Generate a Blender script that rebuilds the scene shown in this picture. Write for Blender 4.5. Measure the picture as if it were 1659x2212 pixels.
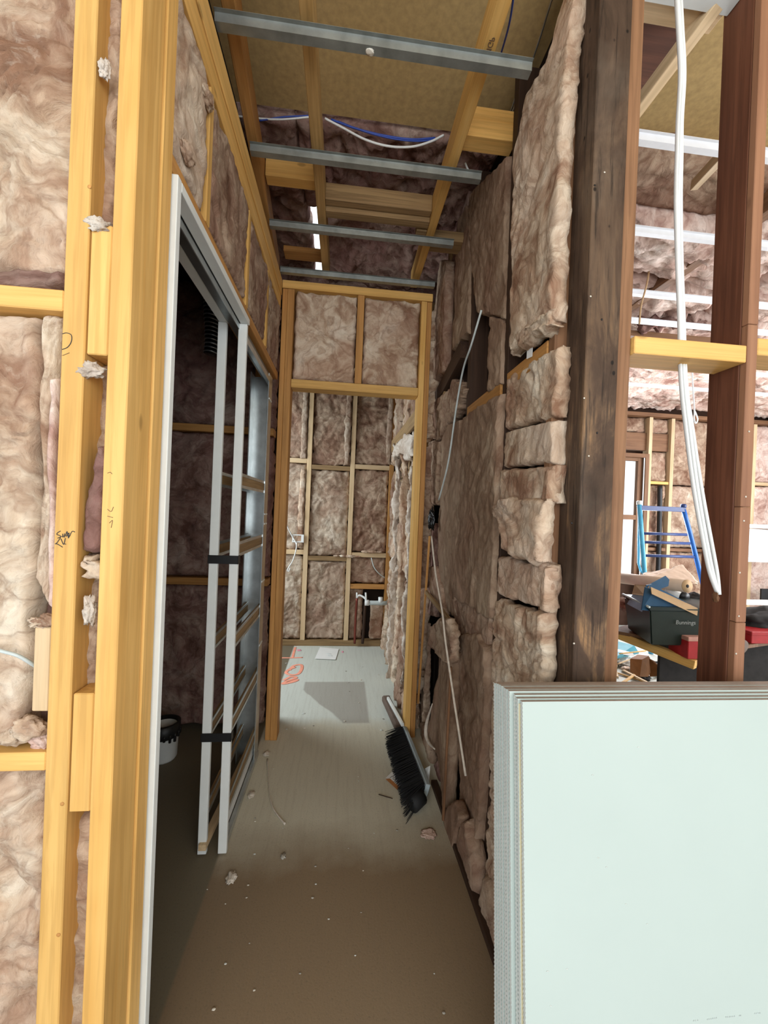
import bpy, bmesh, math, random
import numpy as np
from mathutils import Vector, Matrix, Quaternion
C = bpy.context.scene
COL = C.collection
for o in list(bpy.data.objects): bpy.data.objects.remove(o)

# ---------------------------------------------------------------- camera
F = 870.0; W, H = 1659, 2212
YAW, PIT, ROLL = math.radians(5.8), math.radians(-0.1), math.radians(2.3)
CAM = Vector((0, 0, 1.34))
fw = Vector((math.sin(YAW)*math.cos(PIT), math.cos(YAW)*math.cos(PIT), math.sin(PIT)))
rt = fw.cross(Vector((0, 0, 1))).normalized(); up = rt.cross(fw)
rt, up = math.cos(ROLL)*rt + math.sin(ROLL)*up, -math.sin(ROLL)*rt + math.cos(ROLL)*up
cd = bpy.data.cameras.new('camera'); cam = bpy.data.objects.new('camera', cd); COL.objects.link(cam)
cd.sensor_fit = 'VERTICAL'; cd.sensor_height = 24; cd.lens = 24*F/H
cd.clip_start = 0.02
cam.matrix_world = Matrix(((rt.x, up.x, -fw.x, CAM.x), (rt.y, up.y, -fw.y, CAM.y), (rt.z, up.z, -fw.z, CAM.z), (0, 0, 0, 1)))
C.camera = cam
# ---------------------------------------------------------------- light
wd = bpy.data.worlds.new('world'); C.world = wd; wd.use_nodes = True
bg = wd.node_tree.nodes['Background']; bg.inputs[0].default_value = (0.86, 0.94, 1.0, 1); bg.inputs[1].default_value = 1.6
C.view_settings.view_transform = 'Standard'; C.view_settings.look = 'None'
C.view_settings.gamma = 1; C.view_settings.use_curve_mapping = False
C.view_settings.exposure = 0.35
def area(name, loc, to, sx, sy, power, col):
    d = bpy.data.lights.new(name, 'AREA'); d.shape = 'RECTANGLE'; d.size = sx; d.size_y = sy
    d.energy = power; d.color = col
    o = bpy.data.objects.new(name, d); COL.objects.link(o); o.location = loc
    o.rotation_euler = (Vector(to)-Vector(loc)).to_track_quat('-Z', 'Y').to_euler()
    return o
area('daylight_front', (0.2, -2.6, 1.7), (0.2, 1.0, 1.4), 4.5, 2.2, 70, (1.0, 0.97, 0.92))
area('daylight_side_room', (5.6, 1.9, 1.5), (1.5, 2.7, 1.4), 2.6, 2.0, 185, (0.95, 0.97, 1.0))
area('daylight_side_window', (3.3, 4.45, 1.5), (2.4, 1.6, 1.3), 0.7, 1.4, 45, (0.95, 0.97, 1.0))
area('daylight_back_room', (-1.6, 3.2, 1.6), (0.4, 3.2, 0.7), 1.0, 1.5, 36, (0.90, 0.98, 1.0))

# ---------------------------------------------------------------- geometry helpers
def at(px, py, X=None, Y=None, Z=None):
    d = fw + rt*((px-829.5)/F) - up*((py-1106)/F)
    if X is not None: t = (X-CAM.x)/d.x
    elif Y is not None: t = (Y-CAM.y)/d.y
    else: t = (Z-CAM.z)/d.z
    return CAM + d*t
def wmat(o):
    return (wmat(o.parent) @ o.matrix_parent_inverse @ o.matrix_basis) if o.parent else o.matrix_basis.copy()
def adopt(child, parent):
    m = wmat(child); child.parent = parent
    child.matrix_parent_inverse = wmat(parent).inverted(); child.matrix_basis = m
def tag(o, label=None, cat=None, group=None, kind=None):
    if label: o['label'] = label
    if cat: o['category'] = cat
    if group: o['group'] = group
    if kind: o['kind'] = kind
    return o
def thing(name, label, cat, loc, group=None):
    o = bpy.data.objects.new(name, None); COL.objects.link(o); o.location = loc; o.empty_display_size = .05
    return tag(o, label, cat, group)
def link(name, me, mats, loc=(0, 0, 0), parent=None):
    o = bpy.data.objects.new(name, me); COL.objects.link(o); o.location = loc
    for m in (mats if isinstance(mats, (list, tuple)) else [mats]): me.materials.append(m)
    if parent: adopt(o, parent)
    return o
def frombm(name, bm, mats, loc=(0, 0, 0), smooth=False, parent=None, fixn=True):
    if fixn: bmesh.ops.recalc_face_normals(bm, faces=bm.faces)
    me = bpy.data.meshes.new(name); bm.to_mesh(me); bm.free()
    if smooth:
        for p in me.polygons: p.use_smooth = True
    return link(name, me, mats, loc, parent)
def beam(name, p0, p1, w, h, mat, upv=None, bev=.002, parent=None):
    """a square-sawn length from p0 to p1 (centre line), grain along local Z; w across, h along upv"""
    p0, p1 = Vector(p0), Vector(p1); d = p1-p0; L = d.length; z = d.normalized()
    u = Vector(upv) if upv else (Vector((0, 1, 0)) if abs(z.z) > .7 else Vector((0, 0, 1)))
    x = u.cross(z)
    if x.length < 1e-4: x = Vector((1, 0, 0))
    x.normalize(); y = z.cross(x)
    bm = bmesh.new(); bmesh.ops.create_cube(bm, size=1)
    for v in bm.verts: v.co = Vector((v.co.x*w, v.co.y*h, v.co.z*L))
    if bev: bmesh.ops.bevel(bm, geom=bm.edges[:], offset=min(bev, w*.2, h*.2), segments=1, profile=.5, affect='EDGES')
    o = frombm(name, bm, mat, smooth=False)
    m = Matrix((x, y, z)).transposed().to_4x4(); m.translation = (p0+p1)/2
    o.matrix_basis = m
    if parent: adopt(o, parent)
    return o
def box(name, x0, x1, y0, y1, z0, z1, mat, bev=.002, parent=None):
    dx, dy, dz = x1-x0, y1-y0, z1-z0; cx, cy, cz = (x0+x1)/2, (y0+y1)/2, (z0+z1)/2
    if dz >= dx and dz >= dy: return beam(name, (cx, cy, z0), (cx, cy, z1), dx, dy, mat, (0, 1, 0), bev, parent)
    if dy >= dx: return beam(name, (cx, y0, cz), (cx, y1, cz), dx, dz, mat, (0, 0, 1), bev, parent)
    return beam(name, (x0, cy, cz), (x1, cy, cz), dy, dz, mat, (0, 0, 1), bev, parent)
def struct(o): o['kind'] = 'structure'; return o
def catmull(pts, n=8):
    pts = [Vector(p) for p in pts]
    if len(pts) < 3: return [pts[0].lerp(pts[-1], i/n) for i in range(n+1)]
    P = [2*pts[0]-pts[1]]+pts+[2*pts[-1]-pts[-2]]; out = []
    for i in range(1, len(P)-2):
        a, b, c, d = P[i-1:i+3]
        for k in range(n):
            t = k/n
            out.append(.5*((2*b)+(c-a)*t+(2*a-5*b+4*c-d)*t*t+(3*b-a-3*c+d)*t**3))
    out.append(pts[-1]); return out
def tube(name, pts, r, mat, parent=None, n=8, sides=8, flat=1.0, smooth_path=True, radii=None, upv=(0, 0, 1)):
    pts = catmull(pts, n) if smooth_path else [Vector(p) for p in pts]
    bm = bmesh.new(); rings = []; N = len(pts)
    t0 = (pts[1]-pts[0]).normalized(); a = Vector(upv).cross(t0)
    if a.length < 1e-3: a = Vector((1, 0, 0)).cross(t0)
    a.normalize()
    for i, p in enumerate(pts):
        t = (pts[min(i+1, N-1)]-pts[max(i-1, 0)]).normalized()
        a = (a-t*a.dot(t)).normalized(); b = t.cross(a)
        rr = r if radii is None else r*np.interp(i/(N-1), np.linspace(0, 1, len(radii)), radii)
        rings.append([bm.verts.new(p+a*(math.cos(2*math.pi*k/sides)*rr)+b*(math.sin(2*math.pi*k/sides)*rr*flat)) for k in range(sides)])
    for i in range(N-1):
        for k in range(sides): bm.faces.new((rings[i][k], rings[i][(k+1) % sides], rings[i+1][(k+1) % sides], rings[i+1][k]))
    bm.faces.new(rings[0]); bm.faces.new(rings[-1])
    return frombm(name, bm, mat, smooth=True, parent=parent)
def polymesh(name, verts, faces, mats, parent=None, fmats=None, smooth=False):
    me = bpy.data.meshes.new(name); me.from_pydata([tuple(v) for v in verts], [], faces)
    if fmats:
        for p, i in zip(me.polygons, fmats): p.material_index = i
    if smooth:
        for p in me.polygons: p.use_smooth = True
    me.update()
    return link(name, me, mats, parent=parent)
def slab(name, quad, n, t, mat, parent=None, mats2=None):
    """a thin sheet with real thickness from a polygon of points"""
    q = [Vector(p) for p in quad]; n = Vector(n).normalized()*t; k = len(q)
    v = q+[p+n for p in q]
    f = [tuple(range(k))[::-1], tuple(range(k, 2*k))]+[(i, (i+1) % k, k+(i+1) % k, k+i) for i in range(k)]
    o = polymesh(name, v, f, mat, parent=parent)
    bm = bmesh.new(); bm.from_mesh(o.data); bmesh.ops.recalc_face_normals(bm, faces=bm.faces); bm.to_mesh(o.data); bm.free()
    return o
def text(name, body, size, origin, xdir, ydir, mat, parent=None, ext=.0003):
    cu = bpy.data.curves.new(name, 'FONT'); cu.body = body; cu.size = size; cu.extrude = ext
    t = bpy.data.objects.new(name+'_tmp', cu); COL.objects.link(t)
    dg = bpy.context.evaluated_depsgraph_get(); me = bpy.data.meshes.new_from_object(t.evaluated_get(dg))
    bpy.data.objects.remove(t)
    me.materials.clear()
    o = link(name, me, mat)
    x = Vector(xdir).normalized(); z = x.cross(Vector(ydir)).normalized(); y = z.cross(x)
    m = Matrix((x, y, z)).transposed().to_4x4(); m.translation = Vector(origin); o.matrix_basis = m
    if parent: adopt(o, parent)
    return o
# numpy gradient noise
_rs = np.random.RandomState(7); _perm = _rs.permutation(256); _perm = np.concatenate([_perm, _perm, _perm])
_g = _rs.normal(size=(256, 3)); _g /= np.linalg.norm(_g, axis=1)[:, None]
def pn(P):
    P = np.asarray(P, float); i = np.floor(P).astype(int); f = P-i; i &= 255
    u = f*f*f*(f*(f*6-15)+10); r = 0
    for dx in (0, 1):
        for dy in (0, 1):
            for dz in (0, 1):
                h = _perm[_perm[_perm[(i[:, 0]+dx) & 255]+((i[:, 1]+dy) & 255)]+((i[:, 2]+dz) & 255)]
                d = (_g[h]*(f-np.array([dx, dy, dz]))).sum(1)
                w = (u[:, 0] if dx else 1-u[:, 0])*(u[:, 1] if dy else 1-u[:, 1])*(u[:, 2] if dz else 1-u[:, 2])
                r = r+d*w
    return r*1.6
def fbm(P, o=4):
    a = 1.; s = 0; t = 0
    for k in range(o): s = s+a*pn(P*2.03**k+k*11.3); t += a; a *= .5
    return s/t
# ---------------------------------------------------------------- materials
class NT:
    def __init__(s, name):
        s.m = bpy.data.materials.new(name); s.m.use_nodes = True; s.t = s.m.node_tree; s.b = s.t.nodes['Principled BSDF']
    def n(s, typ, **kw):
        x = s.t.nodes.new(typ)
        for k, v in kw.items(): setattr(x, k, v)
        return x
    def l(s, a, b): s.t.links.new(a, b)
    def setin(s, node, **kw):
        for k, v in kw.items(): node.inputs[k.replace('_', ' ')].default_value = v
    def coords(s, scale=(1, 1, 1), rnd=True):
        tc = s.n('ShaderNodeTexCoord'); mp = s.n('ShaderNodeMapping'); s.l(tc.outputs['Object'], mp.inputs[0]); mp.inputs['Scale'].default_value = scale
        if rnd:
            oi = s.n('ShaderNodeObjectInfo'); mu = s.n('ShaderNodeMath', operation='MULTIPLY'); s.l(oi.outputs['Random'], mu.inputs[0]); mu.inputs[1].default_value = 53.
            cb = s.n('ShaderNodeCombineXYZ')
            for k in range(3): s.l(mu.outputs[0], cb.inputs[k])
            s.l(cb.outputs[0], mp.inputs['Location']); s.rnd = oi.outputs['Random']
        return mp.outputs[0]
    def noise(s, vec, scale, detail=5, rough=.55, dist=0.):
        x = s.n('ShaderNodeTexNoise'); s.l(vec, x.inputs['Vector']); s.setin(x, Scale=scale, Detail=detail, Roughness=rough, Distortion=dist); return x.outputs['Fac']
    def ramp(s, fac, stops):
        r = s.n('ShaderNodeValToRGB'); s.l(fac, r.inputs[0]); e = r.color_ramp.elements
        while len(e) < len(stops): e.new(.5)
        for k, (p, c) in enumerate(stops):
            e[k].position = p; e[k].color = tuple(c)+(1,) if hasattr(c, '__len__') else (c, c, c, 1)
        return r.outputs[0]
    def mix(s, fac, a, b, bt='MIX'):
        x = s.n('ShaderNodeMix', data_type='RGBA', blend_type=bt)
        for k, v in ((0, fac), (6, a), (7, b)):
            if hasattr(v, 'is_linked') or hasattr(v, 'links'): s.l(v, x.inputs[k])
            elif k == 0: x.inputs[0].default_value = v
            else: x.inputs[k].default_value = tuple(v)+(1,) if len(v) == 3 else v
        return x.outputs[2]
    def bump(s, h, st=.5, d=.01, prev=None):
        x = s.n('ShaderNodeBump'); s.l(h, x.inputs['Height']); s.setin(x, Strength=st, Distance=d)
        if prev: s.l(prev, x.inputs['Normal'])
        return x.outputs[0]
    def fin(s, col, rough=.8, nrm=None, metal=0., spec=.3):
        if hasattr(col, 'links'): s.l(col, s.b.inputs['Base Color'])
        else: s.b.inputs['Base Color'].default_value = tuple(col)+(1,)
        if hasattr(rough, 'links'): s.l(rough, s.b.inputs['Roughness'])
        else: s.b.inputs['Roughness'].default_value = rough
        s.b.inputs['Metallic'].default_value = metal; s.b.inputs['Specular IOR Level'].default_value = spec
        if nrm: s.l(nrm, s.b.inputs['Normal'])
        return s.m
def plain(name, col, rough=.6, metal=0., spec=.4, var=.12, nsc=20):
    t = NT(name); v = t.coords(); n = t.noise(v, nsc, 5)
    c = t.ramp(n, [(.3, [x*(1-var) for x in col]), (.7, [min(1, x*(1+var)) for x in col])])
    return t.fin(c, rough, t.bump(n, .15, .002), metal, spec)
def wool(name, dark, mid, lite, pale, pink, pinkamt=.35, scale=(1, 1, 1), s1=6., bumpk=1.):
    t = NT(name); v = t.coords(scale)
    w = t.n('ShaderNodeTexNoise'); t.l(v, w.inputs['Vector']); t.setin(w, Scale=5., Detail=3.)
    vm = t.n('ShaderNodeVectorMath', operation='MULTIPLY_ADD'); t.l(w.outputs['Color'], vm.inputs[0]); vm.inputs[1].default_value = (.22, .22, .22); t.l(v, vm.inputs[2])
    v2 = vm.outputs[0]
    n1 = t.noise(v2, s1, 9, .62, .6); n2 = t.noise(v2, 2.3, 4, .5, .4); n3 = t.noise(v2, 34, 8, .7, .5)
    ve = t.n('ShaderNodeMath', operation='ABSOLUTE'); sb = t.n('ShaderNodeMath', operation='SUBTRACT'); nv = t.noise(v2, s1*.8, 4, .5, 1.2)
    t.l(nv, sb.inputs[0]); sb.inputs[1].default_value = .5; t.l(sb.outputs[0], ve.inputs[0])
    vein = t.ramp(ve.outputs[0], [(0, 1.), (.045, 0.)])
    c = t.ramp(n1, [(.34, dark), (.44, mid), (.54, lite), (.68, pale)])
    c = t.mix(t.ramp(n2, [(.42, 0.), (.66, pinkamt)]), c, pink)
    mu = t.n('ShaderNodeMath', operation='MULTIPLY'); t.l(vein, mu.inputs[0]); mu.inputs[1].default_value = .45
    c = t.mix(mu.outputs[0], c, dark)
    c = t.mix(t.ramp(n3, [(.35, .35), (.5, 0.)]), c, dark)
    c = t.mix(t.ramp(n3, [(.56, 0.), (.75, .4)]), c, pale)
    fine = t.noise(v2, 170, 6, .7)
    b = t.bump(n1, .6*bumpk, .03); b = t.bump(n3, .8*bumpk, .008, b); b = t.bump(fine, .5, .0018, b)
    m = t.fin(c, 1., b, 0, .08)
    return m
WOOL = wool('glass_wool_cream', (.27, .15, .095), (.50, .355, .25), (.68, .55, .42), (.82, .73, .60), (.50, .31, .23), .45)
WOOLB = wool('glass_wool_brown', (.16, .085, .055), (.31, .20, .14), (.44, .325, .235), (.58, .46, .35), (.34, .195, .145), .5)
WOOLS = wool('glass_wool_felted', (.17, .10, .065), (.28, .19, .13), (.36, .26, .185), (.48, .375, .275), (.32, .19, .14), .45, (1.25, 1.25, .7), 4., .75)
WOOLP = wool('glass_wool_pink', (.36, .20, .16), (.62, .44, .37), (.80, .64, .56), (.90, .80, .73), (.72, .50, .44), .45)
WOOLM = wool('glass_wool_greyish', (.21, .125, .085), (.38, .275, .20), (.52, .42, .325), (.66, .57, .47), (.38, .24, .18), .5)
WOOLW = wool('glass_wool_whitish', (.40, .30, .23), (.58, .49, .41), (.72, .65, .57), (.85, .80, .74), (.60, .48, .42), .25)
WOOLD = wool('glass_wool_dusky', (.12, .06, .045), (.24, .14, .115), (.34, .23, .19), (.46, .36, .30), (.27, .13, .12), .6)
def pine(name, a, b, knots=.5, streak=.35, rough=.62):
    t = NT(name); v = t.coords((1, 1, 1)); 
    def sc(x):
        m = t.n('ShaderNodeMapping'); t.l(v, m.inputs[0]); m.inputs['Scale'].default_value = x; return m.outputs[0]
    g = t.noise(sc((1, 1, .035)), 85, 5, .6, .4); g2 = t.noise(sc((1, 1, .06)), 24, 4, .5, .8); g3 = t.noise(v, 3, 3)
    c = t.ramp(g2, [(.3, a), (.7, b)])
    c = t.mix(t.ramp(g, [(.42, streak), (.56, 0.)]), c, [x*.62 for x in a])
    c = t.mix(t.ramp(g3, [(.4, 0.), (.7, .35)]), c, [min(1, x*1.12) for x in b])
    vo = t.n('ShaderNodeTexVoronoi'); t.l(sc((1, 1, .45)), vo.inputs['Vector']); vo.inputs['Scale'].default_value = 9.
    k = t.ramp(vo.outputs['Distance'], [(.05, knots), (.09, 0.)])
    k2 = t.ramp(vo.outputs['Color'], [(.5, 0.), (.52, 1.)]); mk = t.mix(1., k, k2, 'MULTIPLY')
    c = t.mix(mk, c, [x*.28 for x in a])
    rr = t.ramp(t.rnd, [(0, .86), (1, 1.08)]); c = t.mix(1., c, rr, 'MULTIPLY')
    return t.fin(c, rough, t.bump(g, .25, .0012), 0, .3)
PINE = pine('pine_framing', (.66, .36, .095), (.80, .50, .17))
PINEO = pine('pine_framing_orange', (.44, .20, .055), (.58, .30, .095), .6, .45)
PINE2 = pine('pine_dull', (.46, .28, .10), (.58, .38, .16), .5, .5)
PINEP = pine('pine_pale', (.64, .45, .25), (.75, .57, .36), .2)
PINED = pine('pine_weathered', (.26, .16, .075), (.38, .25, .12), .6, .6)
RED = pine('hardwood_red_brown', (.12, .042, .022), (.21, .08, .042), .2, .5)
REDL = pine('hardwood_face_brown', (.27, .125, .07), (.36, .18, .10), .3, .3)
OAKB = pine('hardwood_orange_brown', (.17, .080, .038), (.27, .14, .072), .4, .5)
def oldwood():
    t = NT('old_stained_timber'); v = t.coords()
    def sc(x):
        m = t.n('ShaderNodeMapping'); t.l(v, m.inputs[0]); m.inputs['Scale'].default_value = x; return m.outputs[0]
    g = t.noise(sc((1, 1, .05)), 90, 7, .7, .3); p = t.noise(sc((1, 1, .3)), 9, 7, .65, .6); q = t.noise(v, 2.2, 5, .6)
    c = t.ramp(p, [(.3, (.032, .019, .012)), (.5, (.075, .045, .029)), (.7, (.14, .093, .060))])
    worn = t.mix(1., t.ramp(p, [(.5, 0.), (.66, 1.)]), t.ramp(g, [(.42, .0), (.62, 1.)]), 'MULTIPLY')
    tc = t.n('ShaderNodeTexCoord'); sx = t.n('ShaderNodeSeparateXYZ'); t.l(tc.outputs['Object'], sx.inputs[0])
    lo = t.n('ShaderNodeMapRange'); t.l(sx.outputs['Z'], lo.inputs[0]); t.setin(lo, From_Min=.55, From_Max=-.25, To_Min=.12, To_Max=1.)
    ml = t.n('ShaderNodeMath', operation='MULTIPLY'); 
    sep = t.n('ShaderNodeSeparateColor'); t.l(worn, sep.inputs[0]); t.l(sep.outputs[0], ml.inputs[0]); t.l(lo.outputs[0], ml.inputs[1])
    c = t.mix(ml.outputs[0], c, (.36, .20, .09))
    c = t.mix(t.ramp(q, [(.5, 0.), (.7, .45)]), c, (.16, .13, .10))
    c = t.mix(t.ramp(g, [(.36, .7), (.46, 0.)]), c, (.015, .009, .006))
    vo = t.n('ShaderNodeTexVoronoi'); t.l(sc((1, 1, .7)), vo.inputs['Vector']); vo.inputs['Scale'].default_value = 16.
    c = t.mix(t.ramp(vo.outputs['Distance'], [(.05, .9), (.08, 0.)]), c, (.006, .004, .003))
    return t.fin(c, .7, t.bump(g, .5, .003), 0, .25)
OLD = oldwood()
DARKW = pine('dark_timber', (.035, .018, .011), (.07, .036, .022), .2, .5)
WHITE = plain('white_primer', (.74, .77, .76), .45, var=.03)
WHITEC = plain('white_cable', (.80, .82, .82), .35, var=.04)
BLUEC = plain('blue_cable', (.03, .07, .36), .4)
GALV = plain('galvanised_steel', (.52, .56, .57), .32, .85, .5, .2, 14)
BATM = plain('batten_steel', (.25, .27, .26), .42, .6, .5, .22, 18)
BATW = plain('batten_lit_white', (.82, .84, .88), .4, 0, .4, .04)  # bright daylight put into the colour of the metal battens
BLACK = plain('black_plastic', (.012, .012, .013), .45)
BLACKF = plain('black_shiny_foil', (.03, .03, .032), .18, .7)
ALU = plain('track_aluminium', (.20, .22, .22), .35, .8)
VOID = plain('shade_black_backing', (.022, .014, .011), .9, spec=.1)  # near-black put in for shade in wall gaps and the dark left room
VOIDB = plain('dark_brown_backing', (.06, .032, .022), .9, spec=.1)
ROOF = plain('particle_board_underlay', (.52, .37, .17), .85, spec=.1, var=.14, nsc=45)
FLUFF = plain('pale_fluff', (.60, .54, .47), .95, spec=.1, var=.15, nsc=60)
PAPER = plain('white_paper', (.85, .86, .85), .6, var=.03)
INK = plain('ink', (.03, .03, .035), .6)
PENCIL = plain('pencil', (.14, .085, .05), .7)
CARD = plain('cardboard', (.50, .33, .18), .8, var=.08)
CARDO = plain('cardboard_orange', (.46, .19, .06), .75, var=.15)
KRAFT = plain('kraft_paper', (.72, .56, .44), .7, var=.06)
TUB = plain('dark_green_tub', (.014, .024, .020), .4)
TUBT = plain('tub_lettering', (.32, .34, .33), .6)
BLUEP = plain('blue_packaging', (.012, .07, .15), .5)
BLUEPL = plain('pale_blue_packaging', (.32, .40, .52), .5)
BLUEL = plain('blue_ladder_paint', (.02, .13, .48), .35)
BLUEL2 = plain('light_blue_ladder_paint', (.08, .38, .60), .35)
NAVY = plain('navy_rung', (.02, .045, .16), .4)
REDB = plain('red_box', (.42, .02, .025), .45)
REDW = plain('faded_red_lid', (.55, .28, .22), .6)
TEAL = plain('teal_print', (.05, .24, .30), .5)
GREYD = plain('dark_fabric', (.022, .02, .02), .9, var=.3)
PVC = plain('grey_pvc', (.52, .58, .58), .4)
COPPER = plain('copper_pipe', (.20, .05, .035), .4, .5)
CHIP = plain('debris', (.36, .34, .30), .9, var=.3)
ORANGE = plain('orange_paint', (.93, .36, .25), .8, var=.1)
PINKP = plain('pink_paint', (.80, .32, .42), .8, var=.1)
GYPF = plain('plasterboard_face', (.455, .535, .515), .75, spec=.15, var=.025, nsc=2.5)
GYPE = plain('plasterboard_edge', (.35, .29, .26), .9, spec=.1, var=.08, nsc=60)
GYPW = plain('plasterboard_cut', (.62, .65, .63), .85, spec=.1, var=.05, nsc=80)
TAPE = plain('cream_edge_tape', (.62, .56, .38), .7, var=.04)
BRIST = plain('black_bristles', (.012, .013, .015), .7)
BROOMG = plain('blue_grey_block', (.42, .50, .54), .5)
FOAM = plain('brown_grip', (.14, .10, .08), .85, var=.2)
MUD = plain('plaster_splat', (.62, .58, .50), .9)

# floor: sheets of particle board, brown near; grey-green further in is part dust, part painted daylight
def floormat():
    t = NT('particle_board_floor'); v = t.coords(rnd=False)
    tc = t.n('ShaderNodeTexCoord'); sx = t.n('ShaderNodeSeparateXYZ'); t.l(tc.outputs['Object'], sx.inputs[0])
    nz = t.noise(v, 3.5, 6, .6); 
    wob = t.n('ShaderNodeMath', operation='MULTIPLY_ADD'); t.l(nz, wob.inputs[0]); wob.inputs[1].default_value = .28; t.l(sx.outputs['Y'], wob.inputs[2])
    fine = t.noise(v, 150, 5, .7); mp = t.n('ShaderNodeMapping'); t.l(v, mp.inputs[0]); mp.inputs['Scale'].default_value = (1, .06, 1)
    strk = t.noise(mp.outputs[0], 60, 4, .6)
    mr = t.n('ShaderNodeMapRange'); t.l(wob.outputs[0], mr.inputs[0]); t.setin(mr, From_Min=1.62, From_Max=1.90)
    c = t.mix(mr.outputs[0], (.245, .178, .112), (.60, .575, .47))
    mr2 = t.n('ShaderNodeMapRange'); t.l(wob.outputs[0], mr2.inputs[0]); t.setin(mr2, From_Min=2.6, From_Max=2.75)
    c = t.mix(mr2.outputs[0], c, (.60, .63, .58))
    # damp patch in the back room
    px = t.n('ShaderNodeMath', operation='ABSOLUTE'); s1 = t.n('ShaderNodeMath', operation='SUBTRACT'); t.l(sx.outputs['X'], s1.inputs[0]); s1.inputs[1].default_value = -.01; t.l(s1.outputs[0], px.inputs[0])
    py = t.n('ShaderNodeMath', operation='ABSOLUTE'); s2 = t.n('ShaderNodeMath', operation='SUBTRACT'); t.l(sx.outputs['Y'], s2.inputs[0]); s2.inputs[1].default_value = 2.84; t.l(s2.outputs[0], py.inputs[0])
    ad = t.n('ShaderNodeMath', operation='MAXIMUM'); t.l(px.outputs[0], ad.inputs[0])
    m5 = t.n('ShaderNodeMath', operation='MULTIPLY'); t.l(py.outputs[0], m5.inputs[0]); m5.inputs[1].default_value = .75; t.l(m5.outputs[0], ad.inputs[1])
    dg_ = t.n('ShaderNodeMath', operation='MULTIPLY_ADD'); t.l(sx.outputs['Y'], dg_.inputs[0]); dg_.inputs[1].default_value = -.62
    nw = t.n('ShaderNodeMath', operation='MULTIPLY_ADD'); t.l(nz, nw.inputs[0]); nw.inputs[1].default_value = .07; nw.inputs[2].default_value = 1.82
    t.l(nw.outputs[0], dg_.inputs[2]); dg2 = t.n('ShaderNodeMath', operation='SUBTRACT'); t.l(dg_.outputs[0], dg2.inputs[0]); t.l(sx.outputs['X'], dg2.inputs[1])
    ad2 = t.n('ShaderNodeMath', operation='MAXIMUM'); t.l(ad.outputs[0], ad2.inputs[0]); t.l(dg2.outputs[0], ad2.inputs[1])
    c = t.mix(t.ramp(ad2.outputs[0], [(.222, .8), (.236, 0.)]), c, (.34, .32, .285))
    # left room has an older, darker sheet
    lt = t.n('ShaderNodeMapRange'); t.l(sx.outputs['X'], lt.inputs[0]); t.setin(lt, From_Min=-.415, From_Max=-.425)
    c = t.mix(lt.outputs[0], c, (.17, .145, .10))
    # sheet joint
    c = t.mix(t.ramp(strk, [(.32, .13), (.52, 0.)]), c, (.20, .15, .11))
    c = t.mix(t.ramp(fine, [(.3, .35), (.45, 0.)]), c, (.06, .045, .035)); c = t.mix(t.ramp(fine, [(.62, 0.), (.75, .25)]), c, (.42, .36, .28))
    return t.fin(c, .62, t.bump(fine, .3, .0015), 0, .35)
FLOOR = floormat()

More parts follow.
